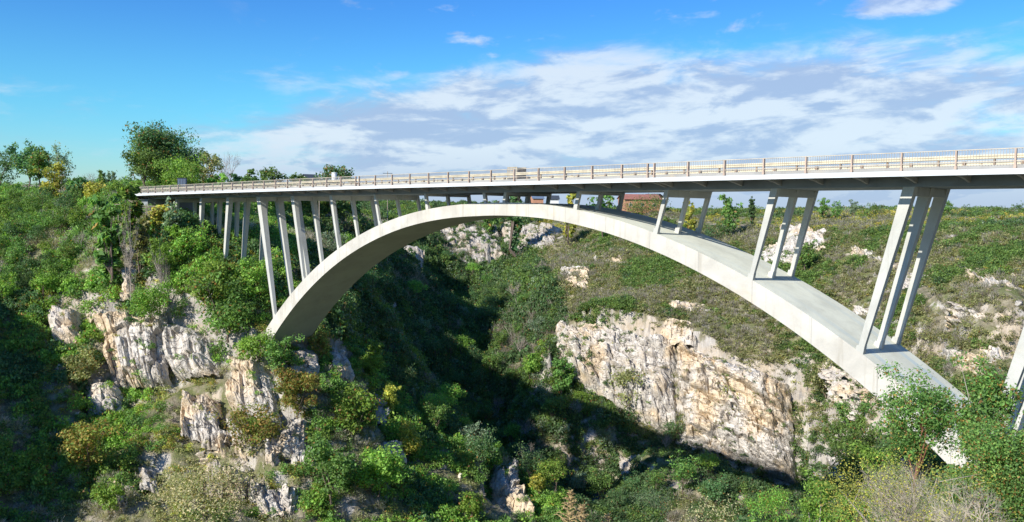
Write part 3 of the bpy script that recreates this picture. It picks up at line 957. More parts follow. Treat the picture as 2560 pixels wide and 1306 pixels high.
# ------------------------------------------------------------------ water in the gorge
mw, t = new_mat('dark_river_water')
b = t.n('ShaderNodeBump', {'Strength': 0.35, 'Distance': 0.3, 'Height': t.noise(t.n('ShaderNodeNewGeometry').outputs['Position'], 1.2, 4)})
bs = t.n('ShaderNodeBsdfPrincipled', {'Base Color': (0.03, 0.06, 0.08, 1), 'Roughness': 0.12, 'Normal': b.outputs[0]})
t.n('ShaderNodeOutputMaterial', {'Surface': bs.outputs[0]})
_riv = [at(1478, 1212), at(1497, 1238), at(1508, 1268), at(1513, 1303)]
_zw = float(np.median([q[2] for q in _riv])) - 0.3
m_ = MB()
L_, R_ = [], []
for i, p in enumerate(_riv):
    q = _riv[min(i + 1, len(_riv) - 1)] - _riv[max(i - 1, 0)]
    nrm = np.array([-q[1], q[0], 0]); nrm /= np.linalg.norm(nrm) + 1e-9
    zc = _zw - 0.5 * i + 1.0
    L_.append((p[0] - nrm[0] * 2.2, p[1] - nrm[1] * 2.2, zc)); R_.append((p[0] + nrm[0] * 2.2, p[1] + nrm[1] * 2.2, zc))
m_.grid([L_, R_])
tag(m_.obj('water', mw), kind='structure')


# ------------------------------------------------------------------ loose stones and small ledges breaking through the slopes
def stone_mesh(seed, mat, sx=1.0, sy=0.8, sz=0.7):
    rg_ = np.random.default_rng(seed)
    bm = bmesh.new()
    for i in range(16):
        p = rg_.normal(size=3); p /= np.linalg.norm(p)
        p = np.sign(p) * np.abs(p) ** 0.6 * rg_.uniform(0.75, 1.0)
        bm.verts.new((p[0] * sx, p[1] * sy, p[2] * sz))
    r_ = bmesh.ops.convex_hull(bm, input=bm.verts)
    bmesh.ops.delete(bm, geom=[g for g in r_['geom_interior'] if isinstance(g, bmesh.types.BMVert)], context='VERTS')
    bmesh.ops.subdivide_edges(bm, edges=bm.edges, cuts=2, use_grid_fill=True)
    for v_ in bm.verts:
        c_ = v_.co * 2.3
        v_.co *= 1 + 0.13 * float(fbm(c_.x + seed, c_.y, c_.z, 3, seed))
    me = bpy.data.meshes.new('rock'); bm.to_mesh(me); bm.free()
    me.polygons.foreach_set('use_smooth', np.zeros(len(me.polygons), bool))
    me.materials.append(mat)
    return me


STM = [stone_mesh(600 + i, M_rock_pale if i % 3 else M_rock_grey, 1, [0.8, 0.5, 0.6, 0.9][i % 4], [0.6, 1.1, 0.5, 0.8][i % 4]) for i in range(8)]
sr = np.random.default_rng(61)
STONE_AREAS = [  # image box, count, size range, label
 ((150, 700, 760, 1290), 110, (0.4, 1.2), 'pale broken stone on the rocky left bank'),
 ((1380, 560, 2000, 830), 40, (0.25, 0.7), 'small white stone in the heath above the layered cliff'),
 ((2060, 560, 2560, 950), 60, (0.3, 0.9), 'pale stone on the open slope behind the tallest columns'),
 ((1080, 560, 1400, 760), 25, (0.4, 1.2), 'grey stone on the far side of the valley under the crown'),
 ((830, 880, 1350, 1290), 30, (0.5, 1.5), 'pale stone on the ridge under the arch'),
]
for (u0, v0, u1, v1), n_, (s0, s1), lb in STONE_AREAS:
    uu, vv = sr.uniform(u0, u1, n_), sr.uniform(v0, v1, n_)
    H_ = hit(uu, vv)
    for p in H_:
        if np.isnan(p).any(): continue
        if abs(p[1] - 6.2) < 9 and abs(p[0]) < 60: continue
        o = bpy.data.objects.new('rock', STM[int(sr.integers(8))])
        COL.objects.link(o)
        s = s0 + (s1 - s0) * sr.random() ** 2
        o.location = tuple(p + np.array([0, 0, 0.15 * s])); o.scale = (s * sr.uniform(0.8, 1.5), s, s)
        o.rotation_euler = (sr.uniform(-0.4, 0.4), sr.uniform(-0.4, 0.4), sr.uniform(0, 6.28))
        tag(o, lb, 'stone', lb.replace('stone', 'stones'))

# ------------------------------------------------------------------ plants
def leaf_mat():
    m, t = new_mat('foliage')
    a = t.n('ShaderNodeAttribute', attribute_name='tint').outputs['Color']
    oi = t.n('ShaderNodeObjectInfo').outputs['Random']
    c = t.n('ShaderNodeHueSaturation', {'Hue': t.rng(oi, 0, 1, 0.485, 0.515, False), 'Saturation': 0.93, 'Value': t.rng(oi, 0, 1, 0.95, 1.45, False), 'Fac': 1.0, 'Color': a}).outputs[0]
    d = t.n('ShaderNodeBsdfPrincipled', {'Base Color': c, 'Roughness': 0.55})
    d.inputs['Specular IOR Level'].default_value = 0.25
    tr = t.n('ShaderNodeBsdfTranslucent', {'Color': t.mix(1.0, c, (1.15, 1.2, 0.6), 'MULTIPLY')})
    mx = t.n('ShaderNodeMixShader', {0: 0.45, 1: d.outputs[0], 2: tr.outputs[0]})
    t.n('ShaderNodeOutputMaterial', {'Surface': mx.outputs[0]})
    return m


M_leaf = leaf_mat()
M_bark = paint('bark', (0.16, 0.12, 0.09), 0.9, 0, 0.4)
M_bark_red = paint('reddish_bark', (0.26, 0.11, 0.06), 0.9, 0, 0.3)
M_bark_pale = paint('pale_bark', (0.36, 0.31, 0.26), 0.9, 0, 0.3)
PAL = {
 'bright': [(0.176, 0.321, 0.036), (0.248, 0.392, 0.045), (0.115, 0.227, 0.032)],
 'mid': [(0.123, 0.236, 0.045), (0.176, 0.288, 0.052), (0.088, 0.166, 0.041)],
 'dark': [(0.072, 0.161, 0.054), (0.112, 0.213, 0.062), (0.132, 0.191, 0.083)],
 'olive': [(0.254, 0.273, 0.098), (0.195, 0.244, 0.078), (0.332, 0.323, 0.137)],
 'yellow': [(0.377, 0.396, 0.057), (0.566, 0.490, 0.057), (0.226, 0.302, 0.048)],
 'rust': [(0.227, 0.244, 0.041), (0.356, 0.244, 0.051), (0.155, 0.244, 0.041)],
 'grey': [(0.406, 0.364, 0.312), (0.321, 0.280, 0.229), (0.254, 0.270, 0.169)],
 'straw': [(0.490, 0.415, 0.226), (0.358, 0.348, 0.170), (0.245, 0.283, 0.113)],
 'silver': [(0.203, 0.287, 0.169), (0.270, 0.338, 0.220), (0.135, 0.203, 0.118)],
}


def quads(C, N, size, rg, aspect=1.0, along=None):
    """leaf quads at centres C with normals N (k,3)"""
    k = len(C)
    N = N / (np.linalg.norm(N, axis=1, keepdims=True) + 1e-9)
    rnd = rg.normal(size=(k, 3)) if along is None else along + 0.25 * rg.normal(size=(k, 3))
    U = rnd - (rnd * N).sum(1, keepdims=True) * N
    U /= np.linalg.norm(U, axis=1, keepdims=True) + 1e-9
    W = np.cross(N, U)
    s = (size if np.ndim(size) else np.full(k, size))[:, None]
    a, b = U * s * 0.5, W * s * 0.5 * aspect
    V = np.stack([C - a, C - b * 0.9 + a * 0.1, C + a, C + b * 0.9 + a * 0.1], 1)
    return V


def tintarr(k, pal, rg, rust=0.0):
    P = np.array(PAL[pal])
    c = P[rg.choice(len(P), k, p=[0.5, 0.27, 0.23])] * rg.uniform(0.75, 1.25, (k, 1))
    if rust:
        m = rg.random(k) < rust
        c[m] = np.array((0.27, 0.14, 0.03)) * rg.uniform(0.7, 1.3, (m.sum(), 1))
    return c


def leafy(rg, pal, nleaf=420, nclump=13, leaf=0.10, flat=0.85, dome=True, aspect=0.7, rust=0.03, open_=0.15, low=0.0):
    """unit plant: radius about 1, height about 1 from the ground"""
    u = rg.normal(size=(nclump, 3)); u /= np.linalg.norm(u, axis=1, keepdims=True)
    if dome:
        u[:, 2] = np.abs(u[:, 2])
        cc = u * rg.uniform(0.35, 0.78, (nclump, 1)); cc[:, 2] = cc[:, 2] * flat + low
        cc[:, 2] = cc[:, 2].clip(0.12)
    else:
        cc = u * rg.uniform(0.25, 0.75, (nclump, 1)); cc[:, 2] = cc[:, 2] * 0.62 * flat + 0.5
    rr = rg.uniform(0.20, 0.38, nclump)
    cj = rg.uniform(0.72, 1.28, nclump)
    j = rg.choice(nclump, nleaf, p=rr ** 2 / (rr ** 2).sum())
    d = rg.normal(size=(nleaf, 3)); d /= np.linalg.norm(d, axis=1, keepdims=True)
    d[:, 2] = np.where(rg.random(nleaf) < 0.75, np.abs(d[:, 2]), d[:, 2])
    C = cc[j] + d * rr[j][:, None] * rg.uniform(0.55, 1.12, (nleaf, 1)) * np.array([1, 1, 0.8])
    C[:, 2] = C[:, 2].clip(0.01)
    N = d * 0.8 + np.array([0, 0, 0.35]) + 0.55 * rg.normal(size=(nleaf, 3))
    V = quads(C, N, leaf * rg.uniform(0.6, 1.5, nleaf), rg, aspect)
    c = tintarr(nleaf, pal, rg, rust) * cj[j][:, None]
    return V, c


def twiggy(rg, pal='grey', n=260, spread=1.0, leafn=60, leafpal='olive', w=0.018):
    """bare branching shrub made of thin twigs with a few leaves"""
    a = rg.uniform(0, 2 * math.pi, n); e = rg.uniform(0.25, 1.4, n)
    D = np.stack([np.cos(a) * np.cos(e) * spread, np.sin(a) * np.cos(e) * spread, np.sin(e)], 1)
    st = rg.uniform(0.0, 0.6, (n, 1))
    C0 = D * st + 0.06 * rg.normal(size=(n, 3))
    D2 = D + 0.45 * rg.normal(size=(n, 3)); D2 /= np.linalg.norm(D2, axis=1, keepdims=True)
    ln = rg.uniform(0.2, 0.5, (n, 1))
    C = C0 + D2 * ln * 0.5
    C[:, 2] = C[:, 2].clip(0.02)
    N = np.cross(D2, rg.normal(size=(n, 3)))
    V = quads(C, N, ln[:, 0], rg, 1.0, along=D2 * 6)
    # squeeze into thin blades
    mid = V.mean(1, keepdims=True)
    ax = (V[:, 2:3] - V[:, 0:1]); axn = ax / (np.linalg.norm(ax, axis=2, keepdims=True) + 1e-9)
    rel = V - mid
    al = (rel * axn).sum(2, keepdims=True) * axn
    pe = rel - al
    pn = np.linalg.norm(pe, axis=2, keepdims=True) + 1e-9
    V = mid + al + np.where(pn > 1e-6, pe / pn * w, 0)
    c = tintarr(n, pal, rg)
    if leafn:
        V2, c2 = leafy(rg, leafpal, leafn, 9, 0.07, 0.9)
        V = np.concatenate([V, V2]); c = np.concatenate([c, c2])
    return V, c


def tuft(rg, pal, n=110, w=0.03, leafn=120, leafpal=None):
    """restio / fynbos tuft: upright blades with fine leaves"""
    V, c = twiggy(rg, pal, n, 0.75, 0, w=w)
    V2, c2 = leafy(rg, leafpal or pal, leafn, 7, 0.12, 0.8, rust=0.0)
    return np.concatenate([V, V2]), np.concatenate([c, c2])


def plant_mesh(name, V, c, mat=None):
    k = len(V)
    F = np.arange(k * 4).reshape(k, 4)
    return np_mesh(name, V.reshape(-1, 3), F, mat or M_leaf, False, np.repeat(c, 4, axis=0))


rg = np.random.default_rng(3)
KINDS_ = {}


def kind(name, fn, n=3):
    KINDS_[name] = [fn(np.random.default_rng(100 + 17 * i + len(KINDS_) * 7)) for i in range(n)]


kind('bright', lambda r: leafy(r, 'bright', 460, 14, 0.115, rust=0.05), 4)
kind('mid', lambda r: leafy(r, 'mid', 460, 14, 0.115, rust=0.02), 4)
kind('dark', lambda r: leafy(r, 'dark', 400, 13, 0.13), 3)
kind('olive', lambda r: leafy(r, 'olive', 300, 12, 0.12), 3)
kind('yellow', lambda r: leafy(r, 'yellow', 300, 11, 0.12, rust=0.06), 3)
kind('rust', lambda r: leafy(r, 'rust', 380, 13, 0.11, rust=0.06), 3)
kind('grey', lambda r: twiggy(r, 'grey', 300, 1.0, 50, 'olive', 0.016), 3)
kind('silver', lambda r: leafy(r, 'silver', 360, 13, 0.12), 3)
kind('straw', lambda r: tuft(r, 'straw', 120, 0.02, 120, 'olive'), 3)
kind('fynbos', lambda r: tuft(r, 'grey', 90, 0.022, 170, 'olive'), 3)
kind('lowgreen', lambda r: tuft(r, 'mid', 60, 0.025, 220, 'mid'), 3)


def in_quad(u, v, q):
    u = np.asarray(u); v = np.asarray(v)
    r = np.ones(np.shape(u), bool)
    for i in range(4):
        (x0, y0), (x1, y1) = q[i], q[(i + 1) % 4]
        r &= ((x1 - x0) * (v - y0) - (y1 - y0) * (u - x0)) > 0
    return r


def bridge_clear(X, h, w):
    """True where a plant of height h and radius w does not run into the bridge"""
    x, y, z = X[:, 0], X[:, 1], X[:, 2]
    iny = (y > -0.3 - w) & (y < DW + 0.3 + w)
    top = z + h
    lim = np.where(np.abs(x) < 98, -1.3, -0.1)
    am = np.abs(x) < 52
    at_ = -1.97 - 0.0064 * x * x - 0.5e-6 * x ** 4
    ar = am & (y > YA - w) & (y < YB + w) & (top > at_ - 2.0) & (z < at_ + 0.5)
    road = iny & (np.abs(x) >= 97) & (y > 0.8 - w) & (y < DW - 0.8 + w)
    return ~((iny & (np.abs(x) < 98) & (top > lim)) | ar | road)


# candidate spots over the land; denser near the gorge
def spots(n, x0, x1, y0, y1, seed):
    r = np.random.default_rng(seed)
    x = r.uniform(x0, x1, n * 2); y = r.uniform(y0, y1, n * 2)
    e_ = 1.2
    sl_ = np.hypot(height(x + e_, y) - height(x - e_, y), height(x, y + e_) - height(x, y - e_)) / (2 * e_)
    k = r.random(n * 2) < np.sqrt(1 + sl_.clip(0, 2.5) ** 2) / 2.0
    x, y = x[k], y[k]
    X = np.stack([x, y, height(x, y)], 1)
    u, v, z = project(X)
    k = (u > -60) & (u < IW + 60) & (v > 440) & (v < IH + 120) & (z > 35)
    X = X[k]
    X = X[sees(X, 2.2)]
    return X


X1 = spots(90000, -175, 100, -75, 170, 1)
X2 = spots(60000, -420, 160, 20, 480, 2)
X2 = X2[~((X2[:, 0] > -175) & (X2[:, 0] < 100) & (X2[:, 1] < 170))]
XX = np.concatenate([X1, X2])
u, v, z = project(XX)
print('spots', len(X1), len(X2))
r = np.random.default_rng(77)
keep = np.ones(len(XX), bool)
for q, thin in ROCKZ:
    m = in_quad(u, v, q)
    keep &= ~(m & (r.random(len(XX)) > thin * 0.7))
XX, u, v, z = XX[keep], u[keep], v[keep], z[keep]
_n0 = len(XX)
_add = []
for vv_, area in OUTV:
    k = int(area / (4.5 if area > 500 else 6))
    _add.append(vv_[r.integers(0, len(vv_), k)])
_add = np.concatenate(_add)
XX = np.concatenate([XX, _add])
u, v, z = project(XX)
onrock = np.arange(len(XX)) >= _n0
N_ = len(XX)
n1 = fbm(XX[:, 0] / 14, XX[:, 1] / 14, seed=31); n2 = fbm(XX[:, 0] / 6, XX[:, 1] / 6, seed=32)
rr_ = r.random(N_)
kindv = np.empty(N_, object); size = np.zeros(N_); tall = np.zeros(N_)
# which growth stands where
left = (u < 760) | ((u < 1400) & (v > 850) & (z < 145))
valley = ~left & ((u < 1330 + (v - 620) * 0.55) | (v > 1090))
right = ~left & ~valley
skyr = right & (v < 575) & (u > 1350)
farl = (~left) & (v < 560) & (u < 1350)


def choose(mask, table):
    names = [t_[0] for t_ in table]
    pr = np.array([t_[1] for t_ in table], float); pr /= pr.sum()
    cs = np.cumsum(pr)
    # noise-led choice keeps kinds in patches
    val = np.clip(0.5 + 0.9 * n1 + 0.45 * n2 + 0.55 * (rr_ - 0.5), 0, 0.999)
    ranks = np.argsort(np.argsort(val[mask])) / max(1, mask.sum())
    ix = np.searchsorted(cs, ranks).clip(0, len(table) - 1)
    idm = np.where(mask)[0]
    for i, k in enumerate(idm):
        nm, _, s0, s1, h0, h1 = table[ix[i]]
        kindv[k] = nm
        size[k] = s0 + (s1 - s0) * r.random() ** 1.6
        tall[k] = h0 + (h1 - h0) * r.random()


choose(left, [('straw', 8, 0.6, 1.3, 0.7, 1.2), ('grey', 15, 1.0, 2.0, 0.9, 1.3), ('olive', 14, 0.8, 1.7, 0.7, 1.1), ('mid', 22, 1.1, 2.5, 0.9, 1.5), ('bright', 26, 1.2, 3.0, 0.9, 1.4), ('rust', 14, 0.9, 1.9, 0.8, 1.2), ('yellow', 6, 0.7, 1.4, 0.7, 1.1), ('dark', 10, 1.3, 2.6, 1.0, 1.6)])
warm_ = left & (u > 360) & (u < 780) & (v > 920)
choose(warm_, [('straw', 18, 0.7, 1.6, 0.8, 1.3), ('olive', 28, 0.9, 2.0, 0.8, 1.2), ('rust', 16, 0.9, 1.8, 0.8, 1.2), ('yellow', 10, 0.8, 1.5, 0.8, 1.2), ('grey', 10, 0.9, 1.8, 0.8, 1.2), ('mid', 10, 1.0, 2.0, 0.8, 1.2), ('bright', 8, 1.0, 2.0, 0.8, 1.2)])
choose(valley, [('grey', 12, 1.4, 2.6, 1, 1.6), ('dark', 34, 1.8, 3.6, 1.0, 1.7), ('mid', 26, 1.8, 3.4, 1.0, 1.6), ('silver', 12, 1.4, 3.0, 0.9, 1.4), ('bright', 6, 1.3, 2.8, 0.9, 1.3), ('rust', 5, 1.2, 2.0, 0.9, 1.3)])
low_ = valley & (v > 1080) & (u > 1330)  # darker kinds chosen here, their colour stands in for shade on the gorge floor
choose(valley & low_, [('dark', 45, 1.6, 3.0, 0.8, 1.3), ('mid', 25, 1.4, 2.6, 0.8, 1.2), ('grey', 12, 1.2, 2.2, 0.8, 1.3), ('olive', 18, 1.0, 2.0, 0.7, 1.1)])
choose(right & ~skyr, [('fynbos', 19, 0.8, 2.0, 0.9, 1.5), ('grey', 9, 0.9, 2.0, 0.8, 1.3), ('straw', 8, 0.7, 1.6, 0.8, 1.3), ('olive', 30, 0.9, 2.5, 0.8, 1.2), ('yellow', 5, 0.8, 1.6, 0.7, 1.1), ('lowgreen', 14, 1.0, 2.4, 0.7, 1.1), ('dark', 8, 1.0, 2.4, 0.7, 1.1), ('mid', 11, 1.2, 2.9, 0.8, 1.2), ('bright', 2, 0.9, 2.2, 0.7, 1.0)])
choose(skyr, [('fynbos', 18, 0.8, 1.7, 0.8, 1.3), ('yellow', 26, 0.9, 2.0, 0.7, 1.2), ('olive', 22, 0.9, 1.8, 0.7, 1.0), ('mid', 18, 1.0, 2.4, 0.8, 1.3), ('silver', 8, 0.9, 1.8, 0.8, 1.5), ('dark', 6, 1.0, 2.0, 1.0, 1.8)])
choose(farl & ~left, [('mid', 30, 1.5, 3.0, 0.8, 1.3), ('bright', 22, 1.5, 3.0, 0.8, 1.2), ('olive', 15, 1.2, 2.4, 0.7, 1.1), ('yellow', 10, 1.0, 2.0, 0.8, 1.2), ('dark', 14, 1.5, 3.4, 1.0, 1.8)])
size[z > 230] *= 1.25
size[onrock] = size[onrock].clip(0.3, 3) * 0.48
# thin out where the ground itself shows
dens_keep = np.where(right, 1.05 + 0.5 * n2, np.where(left, 0.78 + 0.5 * n2, 0.55 + 0.2 * n2))
dens_keep[onrock] = 2
dens_keep[left & (np.hypot((u - 470) / 1.3, v - 980) < 260)] -= 0.22
ok = (r.random(N_) < dens_keep) & bridge_clear(XX, size * tall, size)
onrock = onrock[ok]
XX, u, v, z, kindv, size, tall = XX[ok], u[ok], v[ok], z[ok], kindv[ok], size[ok], tall[ok]
app = size * FPX / z
# a plant that is largely behind nearer land is not worth an object of its own
order = np.argsort(-app)
inview = ~onrock & (u > 15) & (u < IW - 15) & (v > 455) & (v < IH - 5)
indiv = []
for i in order:
    if len(indiv) >= 280: break
    if inview[i]: indiv.append(i)
indiv = np.array(indiv)
isind = np.zeros(len(XX), bool); isind[indiv] = True
print('plants', len(XX), 'individual', len(indiv))
MESHES = {}
for k_, vs in KINDS_.items():
    MESHES[k_] = [plant_mesh('shrub_' + k_, V, c) for V, c in vs]

LOOK = {'bright': 'bright green leafy shrub', 'mid': 'green rounded shrub', 'dark': 'dark green dense shrub', 'olive': 'olive low shrub', 'yellow': 'yellow-green shrub',
        'rust': 'green shrub with orange-brown tips', 'grey': 'grey leafless twiggy shrub', 'silver': 'silvery green shrub', 'straw': 'straw-coloured tuft', 'fynbos': 'grey-brown heathy shrub', 'lowgreen': 'low green heathy shrub'}


def zone(u, v, z):
    if u < 330 and v < 640: return 'on the forested slope at far left'
    if u < 330: return 'on the lower slope at far left'
    if u < 760 and v < 700: return 'among the left-hand columns'
    if u < 760 and v < 960: return 'on the rocky bank left of the arch foot'
    if u < 800: return 'low on the bank under the arch foot'
    if z < 145 and u < 1400: return 'on the ridge running down from the arch foot'
    if u < 1400: return 'in the valley under the arch'
    if v > 1080: return 'in the gorge below the sunlit cliff'
    if u > 2000: return 'on the slope behind the right end of the arch'
    return 'on the slope above the sunlit cliff'


def yaw_scale(o, X, s, h, a):
    o.location = X
    o.rotation_euler = (0, 0, a)
    o.scale = (s, s, s * h)


for n_, i in enumerate(indiv):
    k_ = kindv[i]
    o = bpy.data.objects.new('shrub', MESHES[k_][n_ % len(MESHES[k_])])
    COL.objects.link(o)
    yaw_scale(o, (XX[i, 0], XX[i, 1], XX[i, 2] - 0.12 * size[i]), size[i], tall[i], r.uniform(0, 6.28))
    zn = zone(u[i], v[i], z[i])
    tag(o, LOOK[k_] + ' ' + zn, 'shrub', LOOK[k_] + 's ' + zn)


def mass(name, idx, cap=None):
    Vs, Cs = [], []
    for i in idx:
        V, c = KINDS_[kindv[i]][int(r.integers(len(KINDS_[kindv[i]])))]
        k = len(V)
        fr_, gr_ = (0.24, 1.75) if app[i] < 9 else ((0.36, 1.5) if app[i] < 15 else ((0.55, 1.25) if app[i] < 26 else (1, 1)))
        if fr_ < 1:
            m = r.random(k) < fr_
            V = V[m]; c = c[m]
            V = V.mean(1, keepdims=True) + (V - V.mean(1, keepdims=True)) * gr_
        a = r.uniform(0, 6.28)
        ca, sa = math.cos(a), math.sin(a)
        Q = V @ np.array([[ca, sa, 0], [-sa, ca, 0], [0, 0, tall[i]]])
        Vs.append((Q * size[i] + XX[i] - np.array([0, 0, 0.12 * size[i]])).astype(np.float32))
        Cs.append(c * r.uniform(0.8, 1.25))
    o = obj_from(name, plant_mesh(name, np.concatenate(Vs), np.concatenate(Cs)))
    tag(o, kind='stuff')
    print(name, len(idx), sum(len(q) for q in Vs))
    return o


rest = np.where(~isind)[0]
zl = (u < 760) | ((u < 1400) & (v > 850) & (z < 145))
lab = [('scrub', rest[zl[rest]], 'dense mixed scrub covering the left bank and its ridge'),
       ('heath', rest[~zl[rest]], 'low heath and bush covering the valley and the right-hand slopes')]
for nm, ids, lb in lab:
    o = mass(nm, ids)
    tag(o, lb, nm)

# ------------------------------------------------------------------ trees
def tree_parts(seed, pal, h, w, nlimb=5, leaf=0.05, nleaf=2600, crown_lo=0.25, bark=None, open_=False, shape='round', rust=0.02, thick=0.02, nc=34):
    """trunk with limbs and a crown of leaf clumps. height h, crown width w. returns (trunk mesh, crown mesh)"""
    rg = np.random.default_rng(seed)
    m_ = MB()
    top = h * (crown_lo + 0.30)
    p = Vector((0, 0, -0.4)); rad = thick * h
    pts = [p]
    for i in range(4):
        p = p + Vector((rg.normal() * 0.02 * h, rg.normal() * 0.02 * h, top / 4))
        pts.append(p)
    for i in range(4): m_.tube(pts[i], pts[i + 1], rad * (1 - 0.16 * i), rad * (1 - 0.16 * (i + 1)), 7)
    ends = []
    for i in range(nlimb):
        a = 2 * math.pi * (i + rg.uniform(-0.3, 0.3)) / nlimb
        base = pts[2 + (i % 3)]
        rr = rg.uniform(0.45, 0.8) * w / 2
        zt = h * rg.uniform(crown_lo + 0.25, 0.88)
        if shape == 'tall': rr *= 0.6
        e = Vector((math.cos(a) * rr, math.sin(a) * rr, max(zt, base.z + 0.1 * h)))
        mid = base.lerp(e, 0.5) + Vector((rg.normal() * 0.03 * w, rg.normal() * 0.03 * w, 0.03 * h))
        m_.tube(base, mid, rad * 0.5, rad * 0.34, 5); m_.tube(mid, e, rad * 0.34, rad * 0.12, 5)
        for q in range(3):
            e2 = e + Vector((rg.normal() * 0.12 * w, rg.normal() * 0.12 * w, abs(rg.normal()) * 0.08 * h))
            m_.tube(mid.lerp(e, rg.uniform(0.4, 1)), e2, rad * 0.16, rad * 0.05, 4)
            ends.append(e2)
        ends.append(e)
    # crown clumps: near limb ends and over the crown's surface
    u = rg.normal(size=(nc, 3)); u /= np.linalg.norm(u, axis=1, keepdims=True)
    rad_ = rg.uniform(0.35, 0.86, (nc, 1))
    zc = h * (crown_lo + 1) / 2; hz_ = h * (1 - crown_lo) / 2
    cc = u * rad_ * np.array([w / 2, w / 2, hz_]) + np.array([0, 0, zc])
    if shape == 'tall': cc[:, :2] *= (1.15 - 0.6 * ((cc[:, 2:] - h * crown_lo) / (h * (1 - crown_lo)))).clip(0.3)
    if shape == 'cone': cc[:, :2] *= (1.25 - 1.1 * ((cc[:, 2:] - h * crown_lo) / (h * (1 - crown_lo)))).clip(0.12)
    if shape == 'umbrella': cc[:, 2] = h * 0.62 + np.abs(cc[:, 2] - h * 0.62) * 0.9
    cc = np.concatenate([cc, np.array([tuple(e) for e in ends])])
    nc = len(cc)
    cr = rg.uniform(0.09, 0.19, nc) * w * (0.8 if open_ else 1.0)
    cj = rg.uniform(0.7, 1.3, nc)
    j = rg.choice(nc, nleaf, p=cr ** 2 / (cr ** 2).sum())
    d = rg.normal(size=(nleaf, 3)); d /= np.linalg.norm(d, axis=1, keepdims=True)
    C = cc[j] + d * cr[j][:, None] * rg.uniform(0.4, 1.15, (nleaf, 1)) * np.array([1, 1, 0.8])
    if open_:
        C += 0.05 * w * rg.normal(size=C.shape)
    N = d + np.array([0, 0, 0.3]) + 0.6 * rg.normal(size=(nleaf, 3))
    V = quads(C, N, leaf * h * rg.uniform(0.5, 1.4, nleaf), rg, 0.6)
    c = tintarr(nleaf, pal, rg, rust) * cj[j][:, None]
    return m_.mesh('trunk', bark or M_bark), plant_mesh('crown', V, c)


def dead_parts(seed, h, w, leafn=200, pal='olive', depth=5, bark=None, n0=5):
    """bare tree: recursive forks; returns trunk mesh and an airy crown of twigs"""
    rg = random.Random(seed)
    m_ = MB(); tw = MB()

    def grow(p, d, ln, rad, k):
        e = p + d * ln
        (m_ if k >= depth - 1 else tw).tube(p, e, rad, rad * 0.65, 5 if k > 2 else 3)
        if k == 0: return
        for i in range(3 if k < depth else n0):
            dd = (d * 0.8 + Vector((rg.gauss(0, 0.62), rg.gauss(0, 0.62), rg.gauss(0.15, 0.35)))).normalized()
            grow(p.lerp(e, rg.uniform(0.5, 1.0)), dd, ln * rg.uniform(0.62, 0.85), rad * 0.56, k - 1)
    grow(Vector((0, 0, -0.3)), Vector((0, 0, 1)), h * 0.24, h * 0.015, depth)
    A = np.array(m_.v); B = np.array(tw.v)
    sx = w / max(0.1, np.ptp(B[:, 0])); sy = w / max(0.1, np.ptp(B[:, 1])); sz = h / B[:, 2].max()
    for q in (A, B):
        q *= np.array([sx, sy, sz])
    return np_mesh('trunk', A, np.array(m_.f), bark or M_bark_pale), np_mesh('crown', B, np.array(tw.f), bark or M_bark_pale)


def tree(X, parts, label, cat='tree', name='tree', group=None, rz=0.0, sc=1.0):
    t_ = empty(name, tuple(X), rz)
    t_.scale = (sc, sc, sc)
    tag(t_, label, cat, group)
    for nm, me in zip(('trunk', 'crown'), parts):
        o = bpy.data.objects.new(nm, me)
        COL.objects.link(o); o.parent = t_
    return t_


def px2m(px, dist):
    return px * dist / FPX


def stand(u, vb, r_):
    """ground point on sight azimuth u at horizontal distance r_"""
    p = G(u, vb, r_)
    return np.array([p[0], p[1], float(height(p[0], p[1]))])


def tree_uv(u0, u1, vtop, r_, pal, label, name='tree', seed=0, wfac=1.0, lo=0.2, shape='round', nleaf=2600, leaf=0.045, open_=False, bark=None, rust=0.02, kind_='leaf', vb=480, cat='tree', nc=34):
    uc = (u0 + u1) / 2
    X = stand(uc, vb, r_)
    top = G(uc, vtop, r_)
    h = max(1.0, top[2] - X[2])
    w = px2m(u1 - u0, np.linalg.norm(top - CAMP)) * wfac
    if kind_ == 'leaf':
        parts = tree_parts(seed, pal, h, w, 5, leaf, nleaf, lo, bark, open_, shape, rust, nc=nc)
    else:
        parts = dead_parts(seed, h, w, bark=bark)
    return tree(X, parts, label, cat, name)


# skyline above the left end of the bridge
tree_uv(318, 516, 316, 205, 'dark', 'huge round dark green tree towering over the left end of the bridge', seed=1, lo=0.08, nleaf=24000, leaf=0.036, rust=0.08, wfac=0.92, nc=90)
tree_uv(315, 420, 345, 198, 'mid', 'green lower tree leaning out of the left flank of the huge round tree', seed=2, lo=0.05, nleaf=4200, leaf=0.04, rust=0.03)
tree_uv(395, 505, 386, 185, 'bright', 'smooth bright green bushy tree in front of the huge round tree', seed=3, lo=0.0, nleaf=4200, leaf=0.05)
tree_uv(435, 500, 412, 178, 'bright', 'small vivid green tree just above the left railing', seed=4, lo=0.0, nleaf=2200, leaf=0.06)
tree_uv(495, 560, 378, 200, 'olive', 'pale olive tree between the bright tree and the bare grey tree', seed=5, lo=0.05, nleaf=2400, leaf=0.05)
tree_uv(535, 610, 376, 190, 'grey', 'bare grey spreading tree standing left of the small round tree', seed=6, kind_='dead', name='bare_tree')
tree_uv(520, 570, 428, 178, 'bright', 'low bright bush-like tree under the bare grey tree', seed=7, lo=0.0, nleaf=1600, leaf=0.07)
tree_uv(565, 612, 424, 190, 'dark', 'low dark tree at the foot of the bare grey tree', seed=8, lo=0.0, nleaf=1500, leaf=0.07)
tree_uv(600, 648, 420, 195, 'mid', 'low green tree just left of the small round tree', seed=9, lo=0.0, nleaf=1500, leaf=0.07)
tree_uv(640, 718, 411, 205, 'mid', 'small round tree with a spreading top rising above the railing', seed=10, lo=0.15, nleaf=2400, leaf=0.055)
